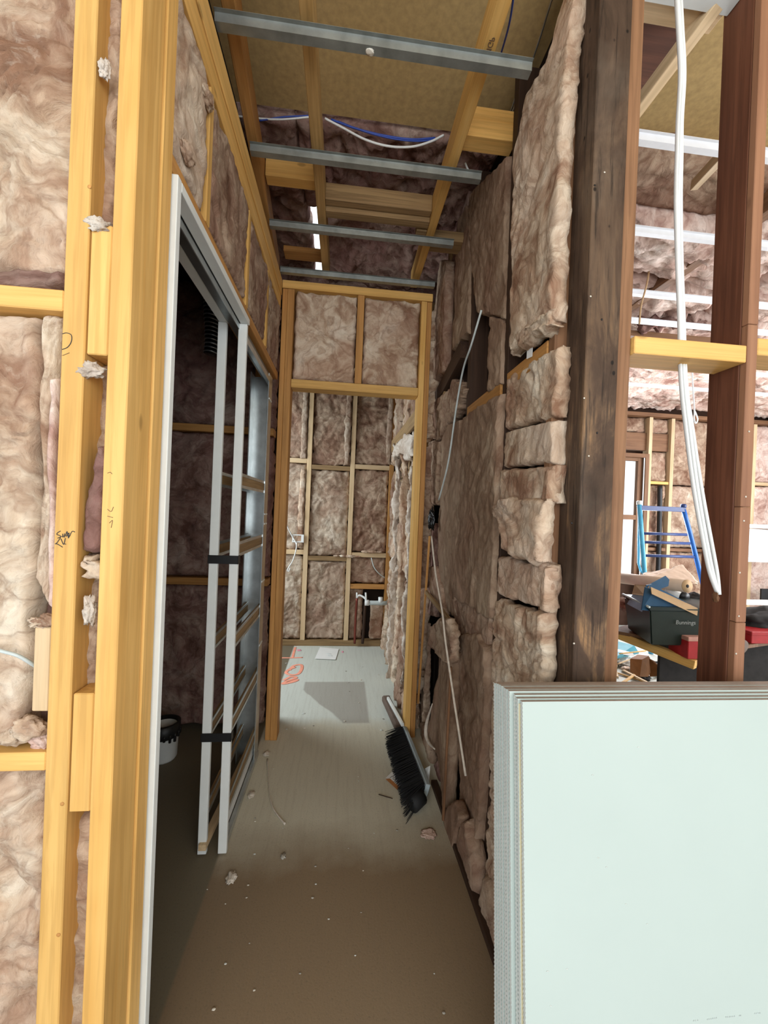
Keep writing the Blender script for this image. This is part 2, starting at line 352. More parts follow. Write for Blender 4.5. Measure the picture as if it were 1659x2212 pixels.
# ---------------------------------------------------------------- glass-wool builder
def epath(pts, n):
    pts = [Vector(p) for p in pts]
    d = [0]
    for a, b in zip(pts, pts[1:]): d.append(d[-1]+(b-a).length)
    d = np.array(d)/d[-1]; A = np.array([tuple(p) for p in pts]); s = np.linspace(0, 1, n)
    return np.stack([np.interp(s, d, A[:, k]) for k in range(3)], 1)
_seed = [0]
def batt(name, label, L, R, N, th=.08, amp=.016, rag=.008, res=.011, edge=.02, mat=None, group=None, st=(1, 1, 1), parent=None, cat='insulation batt', fr=7., crease=1., belly=0.):
    """rumpled batt: left and right edges (bottom to top), outward normal N, thickness behind the face"""
    _seed[0] += 1; sd = _seed[0]*7.31
    N = np.array(Vector(N).normalized()); 
    hgt = max((Vector(L[0])-Vector(L[-1])).length, (Vector(R[0])-Vector(R[-1])).length)
    wid = max((Vector(L[0])-Vector(R[0])).length, (Vector(L[-1])-Vector(R[-1])).length)
    nv = int(min(260, max(8, hgt/res))); nu = int(min(160, max(6, wid/res)))
    Lp, Rp = epath(L, nv+1), epath(R, nv+1)
    u = np.linspace(0, 1, nu+1); U, V = np.meshgrid(u, np.linspace(0, 1, nv+1))
    P = Lp[:, None, :]*(1-U[..., None])+Rp[:, None, :]*U[..., None]; P = P.reshape(-1, 3)
    U = U.ravel(); V = V.ravel()
    eu = np.minimum(U, 1-U)*wid; ev = np.minimum(V, 1-V)*hgt; e = np.minimum(eu, ev)
    Q = P*np.array(st)+sd
    # ragged outline
    rg = np.stack([fbm(Q*16+k*31, 3) for k in range(3)], 1); rg -= (rg@N)[:, None]*N
    fall = np.clip(1-e/.05, 0, 1)[:, None]; P = P+rg*fall*rag*2.2
    q = Q*fr; wq = q+np.stack([pn(q*.7+9), pn(q*.7+23), pn(q*.7+41)], 1)*.9
    big = fbm(wq*.55, 3); cr = (1-np.abs(pn(wq*.9)))**7; cr2 = (1-np.abs(pn(wq*2.3+5)))**6; lump = fbm(wq*2.2, 3)
    d = amp*(1.1*big+.55*lump-crease*(.42*cr+.34*cr2)+.18*fbm(Q*60, 2))
    rnd = np.clip(e/edge, 0, 1); rnd = np.sqrt(1-(1-rnd)**2)
    d = d*np.clip(.25+rnd, 0, 1)-th*.55*(1-rnd)+belly*(4*V*(1-V))*(4*U*(1-U))**.5
    P = P+N*d[:, None]
    nfront = len(P)
    idx = np.arange(nfront).reshape(nv+1, nu+1)
    faces = np.stack([idx[:-1, :-1], idx[:-1, 1:], idx[1:, 1:], idx[1:, :-1]], -1).reshape(-1, 4).tolist()
    bd = list(idx[0, :])+list(idx[1:, -1])+list(idx[-1, -2::-1])+list(idx[-2:0:-1, 0])
    # side skirt in two rings, then flat back
    rings = [bd]; cur = P[bd]; nxt = nfront
    allP = [P]
    for f in (.55, 1.0):
        rr = cur-N*(th*f*.8)+(np.stack([pn((cur+f)*40+k*9) for k in range(3)], 1))*rag*.6
        allP.append(rr); rings.append(list(range(nxt, nxt+len(bd)))); nxt += len(bd)
    k = len(bd)
    for a, b in zip(rings, rings[1:]):
        for i in range(k): j = (i+1) % k; faces.append([a[i], b[i], b[j], a[j]])
    faces.append(rings[-1][::-1])
    A = np.concatenate(allP); c = A.mean(0)
    me = bpy.data.meshes.new(name); me.from_pydata((A-c).tolist(), [], faces)
    for p in me.polygons: p.use_smooth = True
    o = link(name, me, mat or WOOL, tuple(c), parent)
    bm = bmesh.new(); bm.from_mesh(me); bmesh.ops.recalc_face_normals(bm, faces=bm.faces); bm.to_mesh(me); bm.free()
    if label: tag(o, label, cat, group)
    return o
def bY(label, x0, x1, z0, z1, y, **k):
    return batt('insulation_batt', label, [(x0, y, z0), (x0, y, z1)], [(x1, y, z0), (x1, y, z1)], (0, -1, 0), **k)
def bpx(label, L, R, plane, N, name='insulation_batt', **k):
    """edges read off the photograph, on a real plane of the building"""
    key, val = plane
    g = lambda p: at(p[0], p[1], **({key: p[2]} if len(p) > 2 else {key: val}))
    return batt(name, label, [g(p) for p in L], [g(p) for p in R], N, **k)
def tuft(label, loc, r, mat, group=None, sq=(1, 1, .6), name='wool_tuft', cat='insulation scrap', parent=None, rough=.6, sub=4):
    _seed[0] += 1
    bm = bmesh.new(); bmesh.ops.create_icosphere(bm, subdivisions=sub, radius=1)
    A = np.array([tuple(v.co) for v in bm.verts]); n = 1+rough*fbm(A*1.6+_seed[0]*3.7, 4)+.25*rough*pn(A*7+_seed[0])
    A = A*n[:, None]*np.array(sq)*r
    for v, a in zip(bm.verts, A): v.co = Vector(a)
    o = frombm(name, bm, mat, loc, True)
    if parent: adopt(o, parent)
    if label: tag(o, label, cat, group)
    return o

# ================================================================= SETTING
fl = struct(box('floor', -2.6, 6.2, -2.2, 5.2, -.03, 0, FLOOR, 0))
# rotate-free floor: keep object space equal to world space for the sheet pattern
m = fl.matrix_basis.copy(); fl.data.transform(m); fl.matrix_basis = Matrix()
struct(box('ceiling', -2.6, 6.2, -2.2, 1.72, 3.0, 3.03, ROOF, 0))
struct(box('ceiling_side_room', .62, 6.2, 1.72, 5.2, 3.02, 3.05, VOIDB, 0))
struct(box('ceiling_left_room', -2.66, -.50, .80, 2.66, 2.70, 2.73, VOID, 0))
struct(box('ceiling_back_room', -2.6, .62, 2.80, 4.15, 2.74, 2.77, VOIDB, 0))
struct(box('wall_left', -2.65, -2.6, .80, 4.2, 0, 3.0, VOID, 0))
struct(box('wall_near_left', -2.6, -.50, .872, .885, 0, 2.95, VOID, 0))
struct(box('wall_left_room_back', -2.6, -.42, 2.62, 2.635, 0, 2.75, VOID, 0))
struct(box('wall_back', -2.6, .62, 4.07, 4.09, 0, 2.75, VOID, 0))
struct(box('wall_hall_right', .655, .67, 1.10, 4.07, 0, 3.0, VOID, 0))  # dark backing sheet added so the gaps between batts look shaded
struct(box('wall_right', 6.15, 6.2, -.5, 5.2, 0, 3.05, VOIDB, 0))
# outer wall of the side room, leaving the window opening X 2.9..3.79, Z .62..2.19
struct(box('wall_far_a', .62, 2.86, 4.84, 4.87, 0, 3.05, VOIDB, 0))
struct(box('wall_far_b', 3.80, 6.2, 4.84, 4.87, 0, 3.05, VOIDB, 0))
struct(box('wall_far_c', 2.86, 3.80, 4.84, 4.87, 2.20, 3.05, VOIDB, 0))
struct(box('wall_far_d', 2.86, 3.80, 4.84, 4.87, 0, .60, VOIDB, 0))
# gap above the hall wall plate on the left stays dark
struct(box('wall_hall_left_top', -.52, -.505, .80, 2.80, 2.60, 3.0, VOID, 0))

def T(name, label, x0, x1, y0, y1, z0, z1, mat, cat, group=None, parent=None, bev=.002):
    o = box(name, x0, x1, y0, y1, z0, z1, mat, bev, parent); return tag(o, label, cat, group)

# ================================================================= NEAR LEFT WALL (faces the camera, front at Y .78)
G1 = 'studs of the near left wall'
sA = T('wall_stud', 'bright pine stud with pencil scribble, leftmost full-height upright of the photo', -.515, -.476, .78, .87, 0, 3.0, PINE, 'stud', G1)
sB = T('wall_stud', 'bright pine corner stud at the hall entrance, right of the short packers', -.437, -.400, .78, .868, 0, 3.0, PINE, 'stud', G1)
T('wall_stud', 'shaded pine stud tight behind the corner stud, beside the white door jamb', -.490, -.396, .870, .916, 0, 3.0, PINE, 'stud', G1)
G2 = 'packer blocks between the two near studs'
def zY(py, px, y): return at(px, py, Y=y).z
T('packer_block', 'upper short pine packer between the two near left studs', -.4745, -.4385, .783, .866, zY(765, 210, .78), zY(482, 215, .78), PINE, 'packer block', G2)
T('packer_block', 'lower short pine packer between the two near left studs', -.4745, -.4385, .783, .866, zY(1757, 175, .78), zY(1500, 180, .78), PINE, 'packer block', G2)
T('packer_block', 'pale short timber block fixed left of the scribbled stud', -.545, -.517, .785, .83, zY(1540, 90, .78), zY(1357, 90, .78), PINEP, 'packer block')
G3 = 'noggings of the near left wall'
T('nogging', 'short pine nogging left of the scribbled stud, high above the folded batt', -1.2, -.516, .782, .868, zY(664, 60, .78), zY(618, 60, .78), PINE, 'nogging', G3)
T('nogging', 'short pine nogging left of the scribbled stud, low beneath the torn wool tuft', -1.2, -.516, .782, .868, zY(1668, 60, .78), zY(1628, 60, .78), PINE, 'nogging', G3)
K = dict(mat=WOOL, group='cream batts in the near left wall', res=.006)
zt, zb = zY(612, 60, .78), zY(668, 60, .78); zc, zd = zY(1622, 50, .78), zY(1675, 50, .78)
bY('large cream insulation batt at top left corner of the photo', -.95, -.517, zt+.03, 2.45, .80, th=.07, amp=.026, rag=.004, **K)
bpx('dark squashed lower edge of wool resting on the upper left nogging', [(-40, 612, .80), (-40, 572, .80)], [(137, 612, .80), (137, 575, .80)], ('Y', .8), (0, -1, 0), mat=WOOLD, th=.05, amp=.02, res=.005, edge=.012)
bpx('cream insulation batt at mid left edge of the photo', [(-60, 1600), (-60, 672)], [(38, 1600), (62, 1280), (70, 1000), (78, 672)], ('Y', .79), (0, -1, 0), th=.05, amp=.018, rag=.006, **K)
bpx('folded-over batt edge squeezed against the left side of the scribbled stud', [(66, 1250), (86, 1050), (92, 800), (88, 676)], [(116, 1330), (124, 1100), (130, 860), (136, 676)], ('Y', .80), (0, -1, 0), mat=WOOL, th=.04, amp=.012, rag=.006, res=.004, edge=.018, st=(1.6, 1, .35), fr=14)
bpx('curled pink batt lip in the folded batt beside the scribbled stud', [(96, 1300), (102, 1050), (104, 820)], [(112, 1325), (118, 1050), (122, 820)], ('Y', .785), (0, -1, 0), mat=WOOLP, th=.02, amp=.008, res=.004, edge=.012, st=(1, 1, .3), fr=16, cat='insulation scrap')
bpx('narrow recessed wool strip left of the pale timber block', [(55, 1600, .84), (40, 1330, .84)], [(112, 1600, .84), (112, 1300, .84)], ('Y', .84), (0, -1, 0), mat=WOOLD, th=.02, amp=.012, res=.006)
bpx('large cream insulation batt at bottom left corner of the photo', [(-80, 2300), (-80, 1682)], [(93, 2300), (104, 1682)], ('Y', .80), (0, -1, 0), th=.06, amp=.026, rag=.005, **K)
for i, (px, py, r, lab) in enumerate([(30, 1590, .022, 'torn wool lump on the low left nogging, at the photo edge'), (62, 1572, .026, 'torn wool lump on the low left nogging, middle one'), (92, 1600, .017, 'whitish wool ball on the low left nogging, touching the stud')]):
    tuft(lab, at(px, py, Y=.80), r, WOOL if i < 2 else WOOLP, 'wool lumps on the low left nogging', (1.2, .7, .8), 'wool_lump')
for i, (px, py, r, lab) in enumerate([(84, 1345, .012, 'ragged wool tuft on top of the pale timber block, left one'), (104, 1340, .014, 'ragged wool tuft on top of the pale timber block, right one')]):
    tuft(lab, at(px, py, Y=.79), r, WOOL, 'wool tufts on the pale block', (1.3, .6, .8), rough=1.1)
tag(tube('loose_cable', [at(-30, 1398, Y=.79), at(10, 1408, Y=.785), at(40, 1417, Y=.785), at(72, 1436, Y=.80), at(90, 1450, Y=.84)], .0032, PVC), 'pale cable poking across the left edge into the wool', 'cable')
# strip between the studs
KS = dict(mat=WOOL, group='wool strips between the two near studs', res=.004, edge=.012)
bpx('wool strip between the near studs, above the upper packer', [(186, 480), (212, 0), (216, -60)], [(246, 480), (262, 0), (266, -60)], ('Y', .815), (0, -1, 0), th=.03, amp=.012, **KS)
bpx('wool strip between the near studs, from upper to lower packer', [(158, 1490), (186, 1100), (196, 775)], [(206, 1490), (226, 1100), (237, 775)], ('Y', .825), (0, -1, 0), th=.03, amp=.016, **KS)
bpx('wool strip between the near studs, below the lower packer', [(132, 2290), (148, 1762)], [(194, 2290), (204, 1762)], ('Y', .815), (0, -1, 0), th=.03, amp=.014, **KS)
bpx('brown flap of wool bulging between the near studs at mid height', [(170, 1195), (182, 1070), (212, 960)], [(218, 1195), (224, 1070), (228, 960)], ('Y', .79), (0, -1, 0), mat=WOOLD, th=.03, amp=.008, res=.004, edge=.012, cat='insulation scrap')
bpx('pale frayed wool tongue under the brown flap between the near studs', [(176, 1240), (174, 1205)], [(214, 1250), (216, 1200)], ('Y', .785), (0, -1, 0), mat=WOOL, th=.02, amp=.008, rag=.012, res=.003, edge=.01, st=(1, 1, 4), fr=14, cat='insulation scrap')
for px, py, r, s, lab in [(212, 488, .014, (1.5, .6, .8), 'fluffy wool fringe hanging over the top of the upper packer'), (196, 800, .016, (1.4, .5, .9), 'torn wool wisp just under the upper packer'), (226, 150, .012, (.7, .6, 1.5), 'small wool wisp high between the near studs'), (194, 1320, .014, (.7, .6, 1.8), 'white wool wisp above the lower packer')]:
    tuft(lab, at(px, py, Y=.785), r, WOOLW, 'wool wisps between the near studs', s, rough=1.0)
# pencil marks on the studs
def scrib(pts, parent, y, r=.0007, nm='pencil_mark', mat=INK):
    return tube(nm, [at(a, b, Y=y) for a, b in pts], r, mat, parent, 4, 5)
S = lambda L: [(a/6.9125, 1080+b/6.9125) for a, b in L]
for L in ([(905, 462), (860, 490), (850, 515), (890, 530), (905, 550), (860, 570)], [(915, 545), (975, 530), (1000, 470), (1015, 545), (1050, 530)], [(935, 505), (940, 560)], [(965, 500), (960, 560)], [(985, 545), (1030, 490), (1020, 570), (1075, 470), (1118, 480)],
          [(905, 560), (850, 640), (825, 655), (860, 660), (935, 705)], [(910, 580), (950, 665), (975, 570)], [(945, 655), (985, 660)]):
    scrib(S(L), sA, .7797)
scrib([(134, 755), (146, 750), (154, 738), (154, 724), (144, 719), (135, 721)], sA, .7797)
scrib([(135, 768), (150, 762)], sA, .7797, .0005, mat=PENCIL)
for L in ([(232, 1100), (240, 1105), (245, 1095)], [(232, 1115), (244, 1118)], [(236, 1130), (243, 1124), (240, 1140)], [(232, 1022), (238, 1020), (242, 1024)]): scrib(L, sB, .7797, .0005, mat=PENCIL)
for a, b in ((193, 403), (134, 1737), (126, 2020)):
    tag(tuft(None, at(a, b, Y=.7795), .0035, PINEO, sq=(1, .15, 1), name='knot', parent=sA, rough=.1, sub=2))

# ================================================================= LEFT HALL WALL (face X -.40)
G4 = 'framing of the left hall wall'
T('top_plate', 'pine top plate of the left hall wall, lower of the pair', -.490, -.400, .92, 2.352, 2.472, 2.545, PINE, 'wall plate', G4)
T('top_plate', 'pine top plate of the left hall wall, upper of the pair', -.490, -.396, .92, 2.352, 2.548, 2.632, PINE, 'wall plate', G4)
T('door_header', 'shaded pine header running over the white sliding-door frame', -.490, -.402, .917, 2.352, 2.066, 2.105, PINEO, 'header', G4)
hall_l = [(.92, 1.135, 'insulation batt above the door, nearest the corner stud'), (1.17, 1.585, 'insulation batt above the door, second from the corner stud'), (1.61, 1.98, 'insulation batt above the door, third from the corner stud'), (2.0, 2.35, 'insulation batt above the door, farthest along the hall')]
for i, (a, b, lab) in enumerate(hall_l):
    batt('insulation_batt', lab, [(-.398, a, 2.112), (-.396, a, 2.468)], [(-.398, b, 2.112), (-.396, b, 2.468)], (1, 0, 0), th=.07, amp=.012, rag=.012, res=.008, mat=WOOL if i == 0 else WOOLB, group='batts above the sliding door')
for i, (y, lab) in enumerate([(1.137, 'pine cripple stud above the door, nearest the camera'), (1.588, 'pine cripple stud above the door, middle'), (1.978, 'pine cripple stud above the door, farthest')]):
    T('cripple_stud', lab, -.485, -.400, y, y+.03, 2.106, 2.470, PINE, 'stud', 'cripple studs above the sliding door')
for i, (y, z, r) in enumerate([(.99, 2.16, .03), (1.1, 2.40, .03)]):
    tuft(['pale wool puff on the batt above the door, beside the header', 'pale wool puff on the batt above the door, near the corner stud'][i], (-.395, y, z), r, WOOL, 'wool puffs above the door', (.4, 1, .7), 'wool_puff')

# cavity sliding door frame
fr = thing('cavity_slider', 'white cavity sliding door frame with split posts and black straps, left of the hall', 'door frame', (-.44, 1.585, 0))
jn = box('jamb', -.497, -.386, .922, .943, 0, 2.056, WHITE, .0015, fr)
box('head_lining', -.418, -.386, .944, 1.60, 2.034, 2.056, WHITE, .0015, fr)
box('head_lining', -.497, -.465, .944, 1.60, 2.034, 2.056, WHITE, .0015, fr)
box('door_track', -.462, -.421, .946, 2.30, 2.030, 2.052, ALU, .001, fr)
box('track_lip', -.4225, -.4195, .95, 2.30, 2.010, 2.03, GALV, 0, fr)
box('split_post', -.424, -.392, 1.585, 1.603, .008, 2.033, WHITE, .0015, fr)
box('split_post', -.499, -.467, 1.585, 1.603, .008, 2.033, WHITE, .0015, fr)
for z in (1.132, .455):
    s = box('strap', -.502, -.390, 1.580, 1.5845, z-.016, z+.016, BLACK, .001, fr)
    s2 = box('strap_return', -.392, -.3895, 1.580, 1.61, z-.016, z+.016, BLACK, 0, s)
zs = [(1.44, 'PINED'), (1.165, 'PINED'), (.80, 'PINED'), (.46, 'PINED'), (.145, 'PINED')]
for k, (z, _) in enumerate(zs):
    for x0, x1 in ((-.424, -.412), (-.497, -.485)):
        r_ = box('pocket_rail', x0, x1, 1.604, 2.21, z-.026, z+.026, PINED, .001, fr)
        xe = x1 if x0 > -.45 else x1
        box('rail_edging', x1, x1+.003, 1.604, 2.21, z+.018, z+.030, GALV, 0, r_)
        box('rail_edging', x1, x1+.003, 1.604, 2.21, z-.030, z-.018, GALV, 0, r_)
box('pocket_end_post', -.410, -.405, 2.13, 2.215, .01, 2.03, GALV, .001, fr)
box('pocket_end_post', -.50, -.495, 2.13, 2.215, .01, 2.03, GALV, .001, fr)
box('pocket_end_web', -.50, -.405, 2.211, 2.215, .01, 2.03, GALV, .0005, fr)
for z in (1.9, 1.30, 1.25, .95, .62):
    box('post_rib', -.4048, -.402, 2.135, 2.205, z-.004, z+.004, WHITE, 0, fr)
box('pocket_top_rail', -.424, -.405, 1.604, 2.215, 1.985, 2.012, GALV, .001, fr)
box('pocket_bottom_channel', -.418, -.400, 1.604, 2.215, .004, .030, GALV, .001, fr)
box('white_bottom_rail', -.424, -.419, 1.70, 2.21, .035, .075, WHITE, .0005, fr)
beam('timber_spreader', (-.478, 1.57, .045), (-.455, 2.2, .03), .028, .022, PINEP, None, .001, fr)
# left room seen through it: wall facing the camera at Y 2.45
for i, (z, lab) in enumerate([(1.785, 'dim timber nogging in the dark left room, upper'), (.885, 'dim timber nogging in the dark left room, lower')]):
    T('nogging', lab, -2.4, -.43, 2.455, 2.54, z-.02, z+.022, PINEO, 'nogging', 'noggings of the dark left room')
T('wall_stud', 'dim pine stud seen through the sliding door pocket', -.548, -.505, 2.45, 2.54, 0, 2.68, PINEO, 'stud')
lr = [(-1.45, -.56), (-2.35, -1.47)]
zz = [(.03, .86), (.91, 1.76), (1.81, 2.66)]
nm = {0: 'low', 1: 'middle', 2: 'high'}
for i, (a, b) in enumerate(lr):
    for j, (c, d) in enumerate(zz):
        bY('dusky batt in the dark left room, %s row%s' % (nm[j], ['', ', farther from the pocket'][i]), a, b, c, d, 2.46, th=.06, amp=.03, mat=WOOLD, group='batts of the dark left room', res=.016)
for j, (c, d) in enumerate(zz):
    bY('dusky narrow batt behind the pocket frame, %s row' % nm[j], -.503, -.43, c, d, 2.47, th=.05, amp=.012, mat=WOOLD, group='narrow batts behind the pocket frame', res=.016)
# flexible duct
du = thing('flexible_duct', 'black shiny flexible duct hanging in the dark left room', 'duct', (-.80, 2.25, 2.02))
pts = []
zt0, zb0 = 2.68, at(455, 765, Y=2.2).z; cx = at(456, 740, Y=2.2).x
n = 620
for k in range(n):
    a = k/n; ang = a*26*2*math.pi
    pts.append((cx+.036*math.cos(ang)+.006*math.sin(a*9), 2.2+.036*math.sin(ang), zt0+(zb0-zt0)*a))
tube('coil', pts, .0042, GALV, du, 1, 5, 1, False)
tube('sleeve', [(cx+.006*math.sin(a*9), 2.2, zt0+(zb0-zt0)*a) for a in np.linspace(0, 1, 40)], .0355, BLACKF, du, 1, 20, 1, False, radii=[1+.05*(k % 2) for k in range(40)])
# paint pail
def lathe(name, prof, loc, mat, parent=None, n=40, tilt=None, smooth=True):
    bm = bmesh.new(); rings = []
    for r, z in prof: rings.append([bm.verts.new((r*math.cos(2*math.pi*k/n), r*math.sin(2*math.pi*k/n), z)) for k in range(n)])
    for a, b in zip(rings, rings[1:]):
        for k in range(n): bm.faces.new((a[k], a[(k+1) % n], b[(k+1) % n], b[k]))
    bm.faces.new(rings[0]); bm.faces.new(rings[-1])
    o = frombm(name, bm, mat, (0, 0, 0), smooth)
    m = Matrix.Translation(loc)
    if tilt: m = m @ tilt
    o.matrix_basis = m
    if parent: adopt(o, parent)
    return o
pl = at(352, 1638, Z=0)
pa = thing('paint_pail', 'white plastic pail with black drips on the dark room floor', 'bucket', pl)
lathe('body', [(.058, 0), (.066, .012), (.072, .17), (.076, .175), (.076, .19), (.070, .19), (.068, .175)], pl, WHITE, pa)
lathe('black_rim', [(.074, .125), (.0775, .13), (.0785, .192), (.067, .196), (.06, .16)], pl, BLACK, pa)
for k in range(9):
    a = -2.6+k*.36; tube('drip', [(pl.x+.0765*math.cos(a), pl.y+.0765*math.sin(a), .15), (pl.x+.074*math.cos(a), pl.y+.074*math.sin(a), .15-.02-.03*random.Random(k).random())], .007, BLACK, pa, 3)

# ================================================================= FAR DOOR FRAME (Y 2.355)
G5 = 'framing of the far doorway'
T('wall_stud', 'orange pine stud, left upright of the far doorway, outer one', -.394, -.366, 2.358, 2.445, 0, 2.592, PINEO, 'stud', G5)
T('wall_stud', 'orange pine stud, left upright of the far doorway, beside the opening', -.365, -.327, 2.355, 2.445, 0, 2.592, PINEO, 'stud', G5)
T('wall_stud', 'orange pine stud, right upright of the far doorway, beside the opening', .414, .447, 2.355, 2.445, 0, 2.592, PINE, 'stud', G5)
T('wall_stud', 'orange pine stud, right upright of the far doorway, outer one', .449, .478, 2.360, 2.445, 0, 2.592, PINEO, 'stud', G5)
T('door_header', 'yellow pine head over the far doorway', -.326, .413, 2.355, 2.445, 2.030, 2.078, PINE, 'header', G5)
T('top_plate', 'yellow pine top plate above the far doorway', -.396, .480, 2.355, 2.445, 2.595, 2.640, PINE, 'wall plate', G5)
T('cripple_stud', 'short pine stud between the two batts over the far doorway', .036, .076, 2.356, 2.443, 2.079, 2.594, PINEO, 'stud', G5)
bY('left one of the two brown batts over the far doorway', -.322, .033, 2.082, 2.592, 2.36, th=.06, amp=.018, rag=.006, mat=WOOL, group='batts over the far doorway', res=.009)
bY('right one of the two brown batts over the far doorway', .079, .411, 2.082, 2.592, 2.36, th=.06, amp=.018, rag=.006, mat=WOOL, group='batts over the far doorway', res=.009)

# ================================================================= BACK ROOM, rear wall at Y 3.97
yb = 3.97
T('bottom_plate', 'timber bottom plate along the foot of the back wall', -1.6, .50, yb, 4.06, 0, .055, PINED, 'wall plate')
def bx(px, py=1100): return at(px, py, Y=yb).x
st_l = [('pale pine stud of the back wall, left of the two seen through the doorway', bx(664, 1100)-.022, PINEP), ('pale pine stud of the back wall, right of the two seen through the doorway', bx(758, 1100)-.022, PINEP), ('orange pine stud at the right corner of the back wall', bx(843, 1100)-.022, PINEO)]
for lab, x, m_ in st_l: T('wall_stud', lab, x, x+.044, yb, 4.055, .056, 2.735, m_, 'stud', 'studs of the back wall')
xs = [(bx(664)-.022-.42, bx(664)-.024), (bx(664)+.024, bx(758)-.024), (bx(758)+.024, bx(843)-.024)]
nog = [(1.80, 1.745, 1.77), (.91, .855, .90)]
rowz = []
for i in range(3):
    x0, x1 = xs[i]
    for j, zz_ in enumerate((nog[0][i], nog[1][i])):
        T('nogging', 'short nogging of the back wall, %s bay, %s' % (['left', 'middle', 'right'][i], ['upper', 'lower'][j]), x0-.001, x1+.001, yb+.003, 4.05, zz_-.022, zz_+.022, PINEP if i != 1 else PINED, 'nogging', 'noggings of the back wall')
    zh, zl = nog[0][i], nog[1][i]
    if i < 2:
        rows = [(.06, zl-.026, 'bottom'), (zl+.026, zh-.026, 'middle'), (zh+.026, 2.73, 'top')]
    else:
        rows = [(.62, zl-.026, 'lower middle'), (zl+.026, zh-.026, 'middle'), (zh+.026, 2.73, 'top')]
    for a, b, nmn in rows:
        bY('greyish batt of the back wall, %s bay, %s row' % (['left', 'middle', 'right'][i], nmn), x0, x1, a, b, yb+.02, th=.05, amp=.026, mat=WOOLB if (i == 2 or nmn == 'top') else WOOLM, group='batts of the back wall', res=.013, rag=.012)
x0, x1 = xs[2]
T('nogging', 'orange nogging behind the water pipes, low in the right bay', x0, x1, yb+.003, 4.05, .565, .61, PINEO, 'nogging')
bY('small batt left of the copper pipe at the foot of the back wall', x0, x0+.13, .06, .56, yb+.025, th=.04, amp=.02, mat=WOOLB, group='small batts around the pipes', res=.013)
bY('small batt right of the copper pipe at the foot of the back wall', x0+.21, x1, .06, .42, yb+.025, th=.04, amp=.026, mat=WOOL, group='small batts around the pipes', res=.013)
for k, (pxa, z0, z1, lab) in enumerate([(652, 1.82, 2.6, 'folded wool flap beside the left stud of the back wall, upper'), (652, .96, 1.72, 'folded wool flap beside the left stud of the back wall, lower'), (746, 1.78, 2.62, 'folded wool flap beside the right stud of the back wall, upper'), (836, 1.8, 2.5, 'folded wool flap beside the corner stud of the back wall')]):
    x = bx(pxa); batt('wool_flap', lab, [(x-.03, yb-.02, z0), (x-.035, yb-.02, (z0+z1)/2), (x-.02, yb-.02, z1)], [(x+.02, yb-.02, z0), (x+.02, yb-.02, z1)], (0, -1, 0), th=.02, amp=.01, mat=WOOLM if k != 1 else WOOL, group='folded wool flaps of the back wall', res=.012, cat='insulation scrap', fr=12)
for k in range(7):
    x = -.05+k*.07; tuft('small wool crumb lying on the lower noggings of the back wall', (x, yb-.005, .885+(.05 if k > 3 else 0)), .018+.006*(k % 3), WOOL, 'wool crumbs on the lower noggings', (1.6, .8, .5), 'wool_crumb', sub=3)
# outlet bracket + cables
ob = thing('outlet_bracket', 'white outlet mounting bracket with cables on the left stud of the back wall', 'outlet bracket', at(646, 1163, Y=3.96))
c0 = at(644, 1163, Y=3.955); w_, h_ = .11, .075
for nm_, a, b, c, d in (('bracket_side', -.055, .055, .028, .038), ('bracket_side', -.055, .055, -.038, -.028), ('bracket_end', -.055, -.044, -.028, .028), ('bracket_end', .030, .055, -.028, .028)):
    box(nm_, c0.x+a, c0.x+b, 3.945, 3.957, c0.z+c, c0.z+d, WHITEC, .001, ob)
tag(tube('power_cable', [at(611, 1088, Y=3.93), at(614, 1110, Y=3.92), at(620, 1135, Y=3.92), at(631, 1158, Y=3.94), at(640, 1175, Y=3.93), at(640, 1190, Y=3.93)], .0055, WHITEC), 'white cable dropping from the upper left into the outlet bracket', 'cable')
tag(tube('power_cable', [at(641, 1172, Y=3.925), at(639, 1190, Y=3.92), at(632, 1212, Y=3.92), at(624, 1225, Y=3.92), at(621, 1232, Y=3.92), at(624, 1234, Y=3.92), at(627, 1227, Y=3.92)], .0055, WHITEC), 'white cable with a curled end hanging below the outlet bracket', 'cable')
tag(tube('power_cable', [at(802, 1205, Y=3.93), at(808, 1225, Y=3.91), at(818, 1238, Y=3.91), at(831, 1248, Y=3.93)], .005, PVC), 'thin grey cable curving down in the right bay of the back wall', 'cable')
# pipes
pp = thing('water_pipes', 'grey plastic waste pipe with white fittings at the right of the back wall', 'pipes', at(812, 1300, Y=3.92))
tube('waste_pipe', [at(790, 1302, Y=3.9), at(838, 1303, Y=3.9)], .022, PVC, pp, 3, 16)
tube('fitting', [at(788, 1302, Y=3.9), at(797, 1302, Y=3.9)], .028, WHITEC, pp, 2, 16)
tube('fitting', [at(822, 1290, Y=3.9), at(822, 1303, Y=3.9)], .022, WHITEC, pp, 2, 14)
tube('branch_pipe', [at(771, 1290, Y=3.93), at(776, 1286, Y=3.93), at(784, 1289, Y=3.92), at(792, 1296, Y=3.9)], .010, WHITEC, pp)
tube('valve_stem', [at(771, 1280, Y=3.93), at(771, 1292, Y=3.93)], .009, WHITEC, pp, 2)
tube('valve_stem', [at(790, 1280, Y=3.91), at(791, 1296, Y=3.91)], .009, WHITEC, pp, 2)
tag(tube('copper_pipe', [at(771, 1292, Y=3.94), at(768, 1340, Y=3.94), at(766, 1390, Y=3.94)], .012, COPPER), 'dark copper pipe rising from the floor at the back wall', 'pipe')
tag(tube('copper_pipe', [at(789, 1300, Y=3.95), at(786, 1350, Y=3.95), at(783, 1390, Y=3.95)], .014, DARKW), 'dark lagged pipe right of the copper pipe at the back wall', 'pipe')
